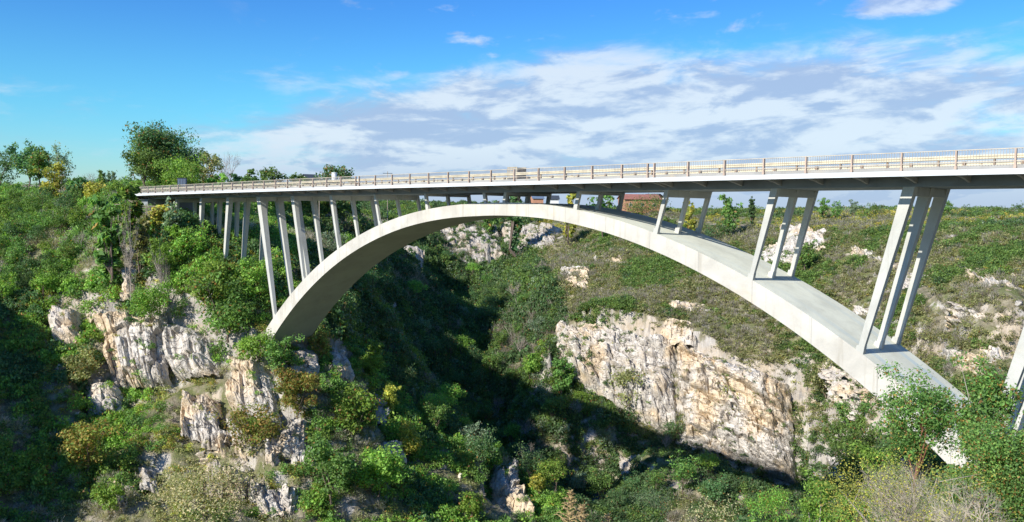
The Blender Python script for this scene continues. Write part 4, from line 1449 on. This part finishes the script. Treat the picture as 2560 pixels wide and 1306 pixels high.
tree_uv(715, 775, 430, 210, 'mid', 'low green tree peeping over the railing right of the small round tree', seed=11, lo=0.0, nleaf=1500, leaf=0.08)
tree_uv(785, 872, 408, 215, 'dark', 'dark brownish tree behind the white tank', seed=12, lo=0.05, nleaf=2600, leaf=0.055, rust=0.18)
tree_uv(872, 896, 432, 240, 'dark', 'tiny dark treetop right of the white tank', seed=13, lo=0.0, nleaf=700, leaf=0.1)
tree_uv(1276, 1308, 417, 300, 'dark', 'tiny dark treetop showing above the slatted cream trailer', seed=14, lo=0.0, nleaf=700, leaf=0.08)
# far left
tree_uv(-30, 38, 372, 225, 'dark', 'airy dark tree cut by the left edge of the picture', seed=15, lo=0.15, nleaf=1900, leaf=0.045, open_=True)
tree_uv(34, 108, 358, 222, 'dark', 'dark flat-topped tree, second on the far left skyline', seed=16, lo=0.3, nleaf=2600, leaf=0.05)
tree_uv(70, 135, 358, 212, 'mid', 'green tree with brownish top, third on the far left skyline', seed=17, lo=0.15, nleaf=2600, leaf=0.05, rust=0.08)
tree_uv(125, 187, 360, 205, 'silver', 'tall thin-leaved grey tree, rightmost of the far left skyline group', seed=18, lo=0.1, nleaf=1300, leaf=0.04, open_=True, shape='tall', bark=M_bark_pale)
tree_uv(110, 160, 405, 195, 'yellow', 'pale yellow-green tree in front of the thin grey tree', seed=19, lo=0.0, nleaf=1700, leaf=0.06)
tree_uv(205, 242, 428, 230, 'grey', 'small bare tree on the skyline between the left tree groups', seed=20, kind_='dead', name='bare_tree')
tree_uv(243, 266, 420, 240, 'mid', 'slim green tree left of two grey slim trees', seed=21, lo=0.0, nleaf=700, leaf=0.08, shape='tall')
tree_uv(264, 280, 424, 240, 'silver', 'slim grey tree in the middle of the slim trio', seed=22, lo=0.0, nleaf=420, leaf=0.08, shape='tall', open_=True)
tree_uv(279, 292, 421, 240, 'silver', 'slim grey tree at the right of the slim trio', seed=23, lo=0.0, nleaf=420, leaf=0.08, shape='tall', open_=True)
tree_uv(305, 350, 458, 152, 'bright', 'round yellow-green bush hiding the left end of the deck', name='bush', seed=24, lo=0.0, nleaf=2400, leaf=0.10, cat='bush', rust=0.08, vb=560)
tree_uv(270, 312, 452, 172, 'bright', 'rounded bright shrub with a dark right side near the end of the railing', name='bush', seed=25, lo=0.0, nleaf=1600, leaf=0.10, cat='bush')
tree_uv(205, 275, 446, 178, 'yellow', 'yellow-topped shrub on the crest left of the bridge', name='bush', seed=26, lo=0.0, nleaf=1800, leaf=0.10, cat='bush')
tree_uv(175, 215, 440, 190, 'dark', 'dark low shrub on the crest beside the yellow-topped shrub', name='bush', seed=27, lo=0.0, nleaf=1200, leaf=0.12, cat='bush')
tree_uv(412, 446, 488, 146, 'silver', 'feathery grey-green tree under the left end of the deck', seed=28, lo=0.1, nleaf=900, leaf=0.06, open_=True, vb=560)
tree_uv(378, 420, 505, 148, 'yellow', 'upright yellow-green bush below the walkway end', name='bush', seed=29, lo=0.0, nleaf=1300, leaf=0.10, cat='bush', rust=0.1, vb=560)
tree_uv(300, 350, 500, 143, 'grey', 'bare twisted grey tree in front of the timber walkway', seed=30, kind_='dead', name='bare_tree', vb=600)
tree_uv(370, 425, 585, 140, 'grey', 'tangled bare grey bush below the first columns', seed=31, kind_='dead', name='bare_tree', vb=640)
for u0, u1, vt, vb_, r_, pl, lb in ((235, 300, 505, 575, 147, 'mid', 'green bush in front of the left end of the timber walkway'), (335, 372, 528, 585, 146, 'olive', 'small olive bush below the middle of the timber walkway'), (425, 470, 545, 600, 143, 'bright', 'bright bush beside the shortest left column')):
    tree_uv(u0, u1, vt, r_, pl, lb, name='bush', seed=int(u0), lo=0.0, nleaf=1500, leaf=0.09, cat='bush', vb=vb_)
# forest on the left slope
fr = np.random.default_rng(5)
_fspots = []
for i in range(4200):
    u_, v_ = fr.uniform(0, 300), fr.uniform(525, 760)
    if u_ > 120 + (760 - v_) * 0.75 or (u_ > 190 and v_ < 560): continue
    p = at(u_, v_)
    if np.isnan(p).any(): continue
    if any((p[0] - q[0]) ** 2 + (p[1] - q[1]) ** 2 < 7 for q in _fspots): continue
    _fspots.append(p)
    if len(_fspots) > 130: break
FT = [tree_parts(300 + i, pl, 6.0, 4.6, 5, 0.055, 1500, 0.08, None, False, 'round', 0.02) for i, pl in enumerate(['mid', 'bright', 'dark', 'mid'])] + [dead_parts(305, 5.5, 4.0)]
FL = ['mid-green forest tree on the far left slope', 'bright green forest tree on the far left slope', 'dark green forest tree on the far left slope', 'green broad forest tree on the far left slope', 'bare grey tree within the forest on the far left slope']
for i, p in enumerate(_fspots):
    k = int(fr.choice(5, p=[0.27, 0.25, 0.18, 0.2, 0.10]))
    tree(p, FT[k], FL[k], 'tree', 'tree' if k < 4 else 'bare_tree', FL[k].replace('tree', 'trees'), fr.uniform(0, 6.28), fr.uniform(0.55, 0.95))
print('forest', len(_fspots))
# trees standing in the gorge and on the ridge
GT = [tree_parts(320 + i, pl, 7.0, 5.0, 5, 0.045, 1700, 0.2, None, i % 2 == 0, 'round', 0.03) for i, pl in enumerate(['dark', 'mid', 'silver', 'bright', 'rust'])] + [dead_parts(330, 6.5, 4.5)]
GLB = ['dark', 'mid-green', 'silvery', 'bright green', 'rust-tipped', 'bare grey']
_g = []
for i in range(2500):
    u_, v_ = fr.uniform(830, 1800), fr.uniform(640, 1290)
    if v_ > 960 and u_ > 1480 and v_ < 1110: continue
    if v_ < 640 + (u_ - 1150) * 0.75: continue
    if any(in_quad(u_, v_, q) for q, _ in ROCKZ): continue
    p = at(u_, v_)
    if np.isnan(p).any() or np.linalg.norm(p - CAMP) < 140: continue
    if any((p[0] - q[0]) ** 2 + (p[1] - q[1]) ** 2 < 22 for q in _g): continue
    _g.append(p)
    k = int(fr.choice(6, p=[0.32, 0.25, 0.14, 0.09, 0.06, 0.14]))
    lb = GLB[k] + ' tree in the shaded gorge under the arch'
    tree(p, GT[k], lb, 'tree', 'tree' if k < 5 else 'bare_tree', lb.replace('tree', 'trees'), fr.uniform(0, 6.28), fr.uniform(0.6, 1.2))
    if len(_g) > 95: break
print('gorge trees', len(_g))


def bush_uv(u0, u1, vtop, vbot, pal, label, seed, name='bush', nleaf=1800, leaf=0.07, shape='round', lo=0.0, open_=False, rust=0.03, kind_='leaf', fwd=1.2):
    uc = (u0 + u1) / 2
    X = at(uc, vbot)
    X = X - ray(uc, vbot) * fwd
    if np.isnan(X).any():
        print('bush missed', label); return
    r_ = math.hypot(X[0] - CAMP[0], X[1] - CAMP[1])
    top = G(uc, vtop, r_)
    h = max(0.8, top[2] - X[2]) * 1.05
    w = px2m(u1 - u0, np.linalg.norm(X - CAMP))
    parts = tree_parts(seed, pal, h, w, 4, leaf, nleaf, lo, None, open_, shape, rust) if kind_ == 'leaf' else dead_parts(seed, h, w, bark=M_bark_pale)
    return tree(X, parts, label, 'bare bush' if kind_ != 'leaf' else 'bush', name)


bush_uv(325, 430, 716, 800, 'bright', 'dome-shaped bright green bush on top of the grey slabby cliff', 401, nleaf=5000, leaf=0.055, fwd=4.5)
bush_uv(365, 445, 610, 690, 'bright', 'round leafy bush with a dark shaded side above the left cliffs', 402, nleaf=2600, leaf=0.07)
bush_uv(470, 600, 650, 775, 'bright', 'wide leafy green bush left of the longest left column', 403, nleaf=3800, leaf=0.06, rust=0.08)
bush_uv(500, 640, 690, 850, 'mid', 'tall soft green bush above the cream fluted cliff', 404, nleaf=3800, leaf=0.05, open_=True)
bush_uv(600, 690, 640, 740, 'bright', 'green bush packed between the two tall left columns', 405, nleaf=2600, leaf=0.06)
bush_uv(425, 520, 570, 650, 'bright', 'green bush at the base of the second left column row', 406, nleaf=2400, leaf=0.07, rust=0.06)
bush_uv(590, 700, 820, 920, 'bright', 'leafy bush hiding the rock left of the arch foot', 407, nleaf=2600, leaf=0.06)
bush_uv(655, 740, 845, 930, 'mid', 'green bush directly below the left foot of the arch', 408, nleaf=2400, leaf=0.06)
bush_uv(690, 800, 915, 1050, 'rust', 'large olive-green bush with brown tips on the bank below the arch foot', 409, nleaf=4200, leaf=0.05, rust=0.08)
bush_uv(770, 830, 820, 905, 'rust', 'small bush with pale tips against the shaded underside of the arch', 410, nleaf=1400, leaf=0.07, rust=0.08)
bush_uv(830, 960, 960, 1080, 'bright', 'bright bush with yellow leaves on the ridge', 411, nleaf=3000, leaf=0.06, rust=0.08)
bush_uv(945, 1005, 950, 1040, 'yellow', 'golden-tipped conical bush on the ridge crest', 412, nleaf=1800, leaf=0.06, shape='tall')
bush_uv(905, 965, 860, 950, 'bright', 'bright upright bush left of the golden ridge bush', 413, nleaf=1500, leaf=0.07, shape='tall')
bush_uv(985, 1060, 1055, 1150, 'yellow', 'yellow flowering upright bush lower on the ridge', 414, nleaf=2000, leaf=0.06, shape='tall')
bush_uv(880, 1010, 1110, 1240, 'bright', 'big bright green bush at the bottom of the ridge', 415, nleaf=4200, leaf=0.055)
bush_uv(760, 900, 1100, 1260, 'mid', 'big soft green bush low on the bank', 416, nleaf=4200, leaf=0.05)
bush_uv(1145, 1215, 1225, 1300, 'bright', 'vivid yellow-green bush left of the pointed white crag', 417, nleaf=1600, leaf=0.08)
bush_uv(1190, 1262, 1105, 1185, 'bright', 'green bush on top of the ridge left of the pointed white crag', 418, nleaf=1700, leaf=0.07)
bush_uv(1325, 1368, 1175, 1240, 'yellow', 'yellow-green bush on the right shoulder of the pointed white crag', 419, nleaf=1300, leaf=0.08)
bush_uv(1280, 1330, 1105, 1165, 'grey', 'bare grey bush on the tip of the pointed white crag', 420, kind_='dead', name='bare_bush')
bush_uv(160, 270, 1055, 1190, 'rust', 'pale green tree lit against the shaded lower left', 421, nleaf=3200, leaf=0.05, lo=0.1, rust=0.1)
bush_uv(235, 310, 1200, 1285, 'bright', 'vivid green bush low at the left against dark shade', 422, nleaf=2200, leaf=0.07)
bush_uv(165, 250, 880, 970, 'olive', 'olive rounded bush left of the grey slabby cliff', 423, nleaf=2400, leaf=0.06, rust=0.1)
bush_uv(380, 640, 1180, 1290, 'straw', 'wide straw-coloured feathery bush at the bottom left', 424, nleaf=5000, leaf=0.05, rust=0.0, open_=True)
bush_uv(560, 700, 1010, 1120, 'rust', 'mixed green bush between the cream crags', 425, nleaf=2600, leaf=0.06)
bush_uv(1305, 1360, 880, 960, 'bright', 'lone bright tree glowing in the dark valley left of the cliff', 426, nleaf=1700, leaf=0.07, lo=0.2)
bush_uv(1370, 1440, 895, 1005, 'mid', 'green tree at the left foot of the layered cliff', 427, nleaf=2200, leaf=0.06, lo=0.15)
bush_uv(1780, 1870, 960, 1095, 'olive', 'scraggly olive tree growing up the face of the white cliff', 428, nleaf=1700, leaf=0.05, open_=True, rust=0.05, lo=0.1)
bush_uv(1520, 1620, 920, 1040, 'olive', 'olive scrub clinging to the ochre part of the layered cliff', 429, nleaf=1800, leaf=0.05, open_=True)
bush_uv(1545, 1680, 490, 545, 'mid', 'green bushes hiding the red-roofed house', 430, nleaf=3600, leaf=0.05)
bush_uv(1750, 1830, 560, 605, 'dark', 'dark bush on the rocks behind the third row of columns', 431, nleaf=1500, leaf=0.08)
bush_uv(1985, 2040, 605, 675, 'mid', 'dark green bush against the square pale boulders', 432, nleaf=1500, leaf=0.08)
bush_uv(2090, 2160, 990, 1080, 'mid', 'soft green bush in the gully right of the white cliff', 433, nleaf=2000, leaf=0.06)
bush_uv(2020, 2110, 900, 990, 'olive', 'olive bush at the head of the gully', 434, nleaf=1800, leaf=0.06)
bush_uv(2060, 2200, 1060, 1190, 'mid', 'large soft green bush between the white cliff and the arch', 435, nleaf=3600, leaf=0.05, open_=True)
# skyline on the right
SKR = [(1800, 1850, 486, 250, 'mid', 'round', 'green tree on the right skyline beneath the deck'), (1868, 1890, 492, 260, 'dark', 'tall', 'small dark pointed tree on the skyline right of the green skyline tree'),
       (1712, 1740, 493, 250, 'yellow', 'round', 'yellowish skyline bush right of the red-roofed house'), (2044, 2072, 486, 265, 'mid', 'cone', 'conical tree on the skyline between the two right column rows'),
       (2075, 2105, 506, 262, 'mid', 'round', 'low bush right of the conical skyline tree'), (2120, 2145, 501, 268, 'silver', 'cone', 'grey pointed skyline tree, fourth from the tallest columns'),
       (2168, 2205, 509, 262, 'mid', 'round', 'broad skyline bush left of the tallest columns'), (2355, 2382, 497, 262, 'mid', 'cone', 'pointed skyline tree touching the tallest columns'),
       (2410, 2428, 517, 300, 'dark', 'cone', 'tiny dark skyline tree right of the tallest columns'), (2535, 2560, 508, 285, 'dark', 'cone', 'dark conifer on the skyline at the right edge'),
       (2470, 2500, 520, 300, 'dark', 'round', 'dark low tree on the skyline near the right edge'), (1480, 1540, 478, 285, 'mid', 'round', 'green tree between the middle columns'),
       (1410, 1440, 470, 290, 'yellow', 'cone', 'pointed yellow-green tree left of the middle columns'), (1205, 1250, 484, 330, 'mid', 'round', 'green tree seen under the deck at the arch crown')]
for i, (u0, u1, vt, rr0, pl, sh, lb) in enumerate(SKR):
    tree_uv(u0, u1, vt, rr0, pl, lb, seed=450 + i, lo=0.0, nleaf=1100, leaf=0.07, shape=sh, vb=530)
# far forest line on the horizon
Vs, Cs = [], []
for i in range(520):
    a = fr.uniform(-62, 0) * math.pi / 180
    R0 = fr.uniform(900, 1500)
    x, y = CAMP[0] + math.sin(a) * R0, CAMP[1] + math.cos(a) * R0
    V, c = KINDS_['dark'][i % 3]
    m = fr.random(len(V)) < 0.35
    s = fr.uniform(9, 20)
    V = V[m]; V = V.mean(1, keepdims=True) + (V - V.mean(1, keepdims=True)) * 1.7
    Vs.append(V * np.array([s, s, s * fr.uniform(0.35, 0.7)]) + np.array([x, y, float(height(x, y)) - 1])); Cs.append(c[m])
o = obj_from('distant_forest', plant_mesh('distant_forest', np.concatenate(Vs), np.concatenate(Cs)))
tag(o, 'dark band of distant forest along the horizon', 'forest', kind='stuff')

# ------------------------------------------------------------------ foreground plants under the viewpoint
M_twig = paint('sun_bleached_twigs', (0.52, 0.45, 0.34), 0.9, 0, 0.3)


def fg(u, vtop, r_, w_px, parts_fn, label, name='bush', cat='bush', vb=None):
    top = G(u, vtop, r_)
    gz = float(height(top[0], top[1]))
    h = top[2] - gz
    w = px2m(w_px, math.hypot(r_, top[2] - CAMP[2]))
    print(label[:30], 'h %.1f w %.1f' % (h, w))
    return tree((top[0], top[1], gz), parts_fn(h, w), label, cat, name)


fg(2308, 948, 46, 175, lambda h, w: tree_parts(501, 'mid', h, w * 1.05, 7, 0.019, 12000, 0.42, M_bark_red, False, 'round', 0.08, thick=0.012, nc=60), 'feathery green tree with two reddish stems in front of the arch foot', 'tree', 'tree')
fg(2215, 1120, 48, 120, lambda h, w: tree_parts(502, 'bright', h, w, 5, 0.03, 4200, 0.1, None, False, 'round', 0.02), 'bright green bush left of the feathery tree')
fg(2470, 905, 38, 150, lambda h, w: tree_parts(503, 'mid', h, w, 6, 0.02, 10000, 0.3, M_bark_pale, True, 'tall', 0.12), 'loose-branched tree before the rightmost leaning column', 'tree', 'tree')
fg(2535, 1000, 30, 250, lambda h, w: tree_parts(504, 'mid', h, w, 6, 0.018, 30000, 0.0, None, False, 'round', 0.13, nc=70), 'dense green bush with orange leaf tips filling the lower right corner')
fg(2360, 1200, 36, 110, lambda h, w: tree_parts(511, 'mid', h, w, 6, 0.022, 7000, 0.0, None, False, 'round', 0.05), 'dark green bush between the feathery tree and the orange-tipped bush')
fg(2270, 1128, 26, 330, lambda h, w: dead_parts(505, h, w, depth=7, bark=M_twig, n0=8), 'wide pale bare-twigged bush in the foreground', 'bare_bush', 'bare bush')
fg(2250, 1145, 25.6, 360, lambda h, w: tree_parts(506, 'yellow', h, w, 6, 0.014, 12000, 0.1, M_bark_pale, True, 'round', 0.02), 'sparse yellow-leaved bush growing through the bare twigs')
fg(2420, 1165, 24, 210, lambda h, w: dead_parts(512, h, w, depth=6, bark=M_twig, n0=6), 'second bare twiggy bush in front of the orange-tipped bush', 'bare_bush', 'bare bush')
fg(1925, 1215, 52, 120, lambda h, w: tree_parts(507, 'bright', h, w, 5, 0.03, 4800, 0.0, None, False, 'round', 0.12), 'green bush with orange tips at the bottom, left of the bright twin bush')
fg(2048, 1170, 46, 115, lambda h, w: tree_parts(508, 'bright', h, w, 5, 0.025, 6000, 0.0, M_bark_pale, False, 'tall', 0.05), 'tall bright green bush at the bottom below the gully')
fg(2105, 1250, 36, 150, lambda h, w: tree_parts(509, 'bright', h, w, 5, 0.03, 5000, 0.0, None, False, 'round', 0.12), 'low bright bush with yellow flecks at the bottom edge')
fg(1640, 1238, 142, 110, lambda h, w: tree_parts(510, 'silver', h, w, 5, 0.03, 3600, 0.2, None, True, 'round', 0.02), 'grey-green tree poking up at the bottom below the rock bench', 'tree', 'tree')
fg(1790, 1272, 58, 160, lambda h, w: tree_parts(513, 'straw', h, w, 5, 0.03, 3600, 0.1, None, True, 'round', 0.02), 'brownish low bush at the bottom edge')


def plume(h, w, seed):
    rg = random.Random(seed)
    m_ = MB()
    m_.tube((0, 0, 0), (0.02 * h, 0, h), 0.010, 0.006, 5)
    tw = MB()
    n = 46
    for i in range(n):
        z0 = h - 1.25 * i / n - 0.02
        ln = (0.05 + 0.42 * (i / n) ** 0.9) * rg.uniform(0.7, 1.1)
        a = i * 2.4
        p = Vector((0.02 * z0, 0, z0))
        q = p + Vector((math.cos(a) * ln, math.sin(a) * ln, ln * 0.55))
        q2 = q + Vector((math.cos(a) * ln * 0.3, math.sin(a) * ln * 0.3, -ln * 0.10))
        tw.tube(p, q, 0.009, 0.008, 4); tw.tube(q, q2, 0.008, 0.003, 4)
        for s_ in range(6):
            t0 = p.lerp(q, 0.2 + 0.13 * s_)
            for sg in (-1, 1):
                tw.tube(t0, t0 + Vector((rg.gauss(0, 0.02) - math.sin(a) * 0.035 * sg, rg.gauss(0, 0.02) + math.cos(a) * 0.035 * sg, 0.03)), 0.007, 0.004, 3)
    return m_.mesh('stem', M_plume), tw.mesh('flower_head', M_plume)


M_plume = paint('dry_golden_plume', (0.46, 0.33, 0.15), 0.8)


def add_plume(u, vtop, r_, label, seed):
    top = G(u, vtop, r_)
    gz = float(height(top[0], top[1]))
    t_ = empty('dry_flower_stalk', (top[0], top[1], gz))
    tag(t_, label, 'dry plant')
    for nm, me in zip(('stem', 'flower_head'), plume(top[2] - gz, 1, seed)):
        o = bpy.data.objects.new(nm, me); COL.objects.link(o); o.parent = t_


add_plume(1421, 1226, 17, 'tallest golden dry flower stalk rising from the bottom edge', 1)
add_plume(1449, 1262, 17.6, 'shorter golden stalk just right of the tallest one', 2)
add_plume(1512, 1284, 18, 'golden dry stalk standing apart on the right at the bottom edge', 3)

# ------------------------------------------------------------------ built things beyond the bridge
M_roof_red = paint('red_brown_roof_sheet', (0.34, 0.14, 0.10), 0.7)
M_brick = paint('orange_brick_wall', (0.50, 0.25, 0.15), 0.85)
M_white = paint('white_paint', (0.74, 0.74, 0.72), 0.6, 0, 0.1)
M_dark = paint('dark_grey_paint', (0.05, 0.06, 0.07), 0.6)
M_blue = paint('dull_blue_paint', (0.14, 0.19, 0.26), 0.6)
M_glass = paint('window_glass', (0.03, 0.04, 0.05), 0.1)
M_timber = paint('weathered_timber', (0.33, 0.28, 0.22), 0.85)
M_cream = paint('cream_slats', (0.45, 0.38, 0.26), 0.6)


def house(u, vroof, r_, wpx, roof, wall, label, hh=2.6, rz=0.0, dpt=7.0):
    top = G(u, vroof, r_)
    gz = float(height(top[0], top[1])) - 0.3
    w = px2m(wpx, r_)
    hp = 1.7
    eave = top[2] - hp
    a = math.atan2(top[0] - CAMP[0], top[1] - CAMP[1])
    t_ = empty('house', (top[0], top[1], gz), -a + rz)
    tag(t_, label, 'house')
    H = eave - gz
    def ch(mb_, nm, mat, par=t_):
        o = bpy.data.objects.new(nm, mb_.mesh(nm, mat)); COL.objects.link(o); o.parent = par
        return o
    wl = ch(MB().box(-w / 2, w / 2, -dpt / 2, dpt / 2, 0, H), 'wall', wall)
    rf = MB()
    e = 0.5
    rf.grid([[(-w / 2 - e, -dpt / 2 - e, H - 0.1), (w / 2 + e, -dpt / 2 - e, H - 0.1)], [(-w / 2 - e, 0, H + hp), (w / 2 + e, 0, H + hp)], [(-w / 2 - e, dpt / 2 + e, H - 0.1), (w / 2 + e, dpt / 2 + e, H - 0.1)]])
    rf.grid([[(-w / 2 - e, -dpt / 2 - e, H - 0.25), (w / 2 + e, -dpt / 2 - e, H - 0.25)], [(-w / 2 - e, -dpt / 2 - e, H - 0.1), (w / 2 + e, -dpt / 2 - e, H - 0.1)]])
    ch(rf, 'roof', roof)
    g = MB()
    for sx in (-1, 1):
        x = sx * (w / 2 - 0.02)
        g.f.append(tuple(range(len(g.v), len(g.v) + 4)))
        g.v += [(x, -dpt / 2, H - 0.01), (x, dpt / 2, H - 0.01), (x, 0.02, H + hp - 0.12), (x, -0.02, H + hp - 0.12)]
    ch(g, 'gable', wall)
    for k in range(3):
        x = -w / 2 + w * (k + 0.5) / 3
        fo = ch(MB().box(x - 0.55, x + 0.55, -dpt / 2 - 0.05, -dpt / 2 - 0.005, H * 0.45, H * 0.45 + 1.1), 'window', M_white)
        ch(MB().box(x - 0.46, x + 0.46, -dpt / 2 - 0.07, -dpt / 2 - 0.051, H * 0.45 + 0.08, H * 0.45 + 1.02), 'pane', M_glass, fo)
    return t_


house(1598, 486, 300, 92, M_roof_red, M_brick, 'orange brick house with a long red-brown roof beyond the right half of the arch', rz=0.35)
house(1632, 485, 318, 40, M_dark, M_brick, 'dark-roofed wing behind the red-roofed house', rz=-0.7)
house(1342, 487, 380, 26, M_blue, M_brick, 'small orange house with a flat blue roof under the deck near the crown', rz=0.2)
house(1385, 489, 390, 20, M_dark, M_white, 'tiny white house with a dark roof right of the crown columns', rz=0.1)
house(775, 436, 232, 26, M_dark, M_white, 'small dark roof peeping over the railing left of the white tank', rz=0.3)
# white tank
def cyl(mb_, r0, z0, r1, z1, n=20):
    mb_.tube((0, 0, z0), (0, 0, z1), r0, r1, n)
p = G(836, 437, 178)
t_ = empty('water_tank', (p[0], p[1], float(height(p[0], p[1]))))
tag(t_, 'white cylindrical tank standing behind the railing near the left end of the bridge', 'tank')
zt_ = G(836, 432, 178)[2] - t_.location[2]
for nm, (r0, za, r1, zb), mt_ in (('tank_body', (0.56, zt_ - 1.7, 0.56, zt_ - 0.1), M_white), ('tank_rim', (0.62, zt_ - 0.12, 0.6, zt_), M_white), ('support_post', (0.16, 0, 0.16, zt_ - 1.7), M_dark)):
    m_ = MB(); cyl(m_, r0, za, r1, zb)
    if nm == 'tank_rim': m_.tube((0, 0, zt_), (0, 0, zt_ + 0.05), 0.6, 0.01, 20)
    o = bpy.data.objects.new(nm, m_.mesh(nm, mt_, False)); COL.objects.link(o); o.parent = t_
# utility poles
for u_, vt, r_, lb in ((969, 429, 230, 'thin power pole with a crossarm standing behind the railing'), (798, 440, 190, 'short pale post behind the railing left of the white tank')):
    top = G(u_, vt, r_); gz = float(height(top[0], top[1]))
    t_ = empty('utility_pole', (top[0], top[1], gz)); tag(t_, lb, 'pole')
    m_ = MB(); m_.tube((0, 0, 0), (0, 0, top[2] - gz), 0.13, 0.09, 7)
    o = bpy.data.objects.new('pole', m_.mesh('pole', M_timber)); COL.objects.link(o); o.parent = t_
    if r_ > 200:
        m_ = MB().box(-1.3, 1.3, -0.07, 0.07, top[2] - gz - 0.6, top[2] - gz - 0.45)
        o = bpy.data.objects.new('crossarm', m_.mesh('crossarm', M_dark)); COL.objects.link(o); o.parent = t_
        o.rotation_euler[2] = 0.75
# small slatted trailer on the far lane
t_ = empty('trailer', (-2.78, 9.2, 0.09 + grade(-3)))
t_.scale = (0.60, 0.72, 0.82)
tag(t_, 'small cream slat-sided trailer standing on the bridge near the crown', 'trailer')
def chd(mb_, nm, mat, par):
    o = bpy.data.objects.new(nm, mb_.mesh(nm, mat)); COL.objects.link(o); o.parent = par
    return o
chd(MB().box(-2.0, 0.62, -0.95, 0.95, 0.62, 0.8), 'load_bed', M_dark, t_)
for y_ in (-0.95, 0.9):
    sl_ = MB()
    sl_.box(-1.2, -1.12, y_ + 0.006, y_ + 0.044, 0.8, 2.2)
    for zz_ in (0.85, 1.1, 1.36, 1.62, 1.88, 2.12):
        sl_.box(-2.0, 0.5, y_, y_ + 0.05, zz_, zz_ + 0.13)
    chd(sl_, 'side_slats', M_cream, t_)
for y_ in (-0.99, 0.96):
    pt = MB()
    for k in range(7):
        pt.box(-2.0 + k * 0.42, -1.93 + k * 0.42, y_, y_ + 0.04, 0.8, 2.26)
    pt.box(-2.0, 0.6, y_ - 0.003, y_ + 0.043, 2.261, 2.32)
    chd(pt, 'slat_frame', M_cream, t_)
chd(MB().box(0.52, 0.72, -0.93, 0.93, 0.8, 2.2), 'end_board', M_dark, t_)
chd(MB().box(0.72, 1.9, -0.06, 0.06, 0.5, 0.62), 'tow_bar', M_dark, t_)
for x_ in (-0.75,):
    for y_ in (-0.95, 0.75):
        m_ = MB(); m_.tube((x_, y_, 0.34), (x_, y_ + 0.2, 0.34), 0.34, 0.34, 14)
        chd(m_, 'wheel', M_dark, t_)
# blue-grey panelled kiosk behind the railing at left
X = stand(456, 470, 176)
t_ = empty('kiosk', tuple(X)); tag(t_, 'dark blue-grey panelled hut behind the left railing under the bright tree', 'hut')
t_.rotation_euler[2] = 1.0
t_.scale = (0.8, 0.8, 1.0)
zt_ = G(456, 447, 176)[2] - X[2]
chd(MB().box(-1.0, 1.0, -0.8, 0.8, 0, zt_), 'wall', M_blue, t_)
chd(MB().box(-1.1, 1.1, -0.9, 0.9, zt_, zt_ + 0.1), 'roof', M_dark, t_)
m_ = MB()
for k in range(6): m_.box(-1.0 + k * 0.36, -0.92 + k * 0.36, -0.84, -0.8, 0.1, zt_ - 0.1)
chd(m_, 'panel_ribs', M_dark, t_)
# timber walkway on the left bank
A_, B_ = G(290, 512, 154), G(425, 520, 150)
A_ = np.array([A_[0], A_[1], G(290, 528, 154)[2]]); B_ = np.array([B_[0], B_[1], G(425, 535, 150)[2]])
t_ = empty('timber_walkway', tuple(A_)); tag(t_, 'weathered timber walkway with post-and-rail fence running under the left end of the deck', 'walkway')
D_ = Vector(B_ - A_); L_w = D_.length
nrm = Vector((-D_.y, D_.x, 0)).normalized() * 0.7
m_ = MB(); z0 = Vector((0, 0, 0.0))
m_.hexa([-nrm, D_ - nrm, D_ + nrm, nrm, -nrm + Vector((0, 0, 0.1)), D_ - nrm + Vector((0, 0, 0.1)), D_ + nrm + Vector((0, 0, 0.1)), nrm + Vector((0, 0, 0.1))])
chd(m_, 'deck_boards', M_timber, t_)
for k in range(6):
    c0 = D_ * (k / 5)
    for s_ in (-1, 1):
        b0 = c0 + nrm * s_
        m_ = MB().tube(b0 + Vector((0, 0, -1.6)), b0 + Vector((0, 0, 1.2)), 0.08, 0.08, 6)
        chd(m_, 'post', M_timber, t_)
for zz_ in (0.45, 0.8, 1.1):
    for s_ in (-1, 1):
        m_ = MB().tube(nrm * s_ + Vector((0, 0, zz_)), D_ + nrm * s_ + Vector((0, 0, zz_)), 0.05, 0.05, 5)
        chd(m_, 'rail', M_timber, t_)
print('objects', len(bpy.data.objects))
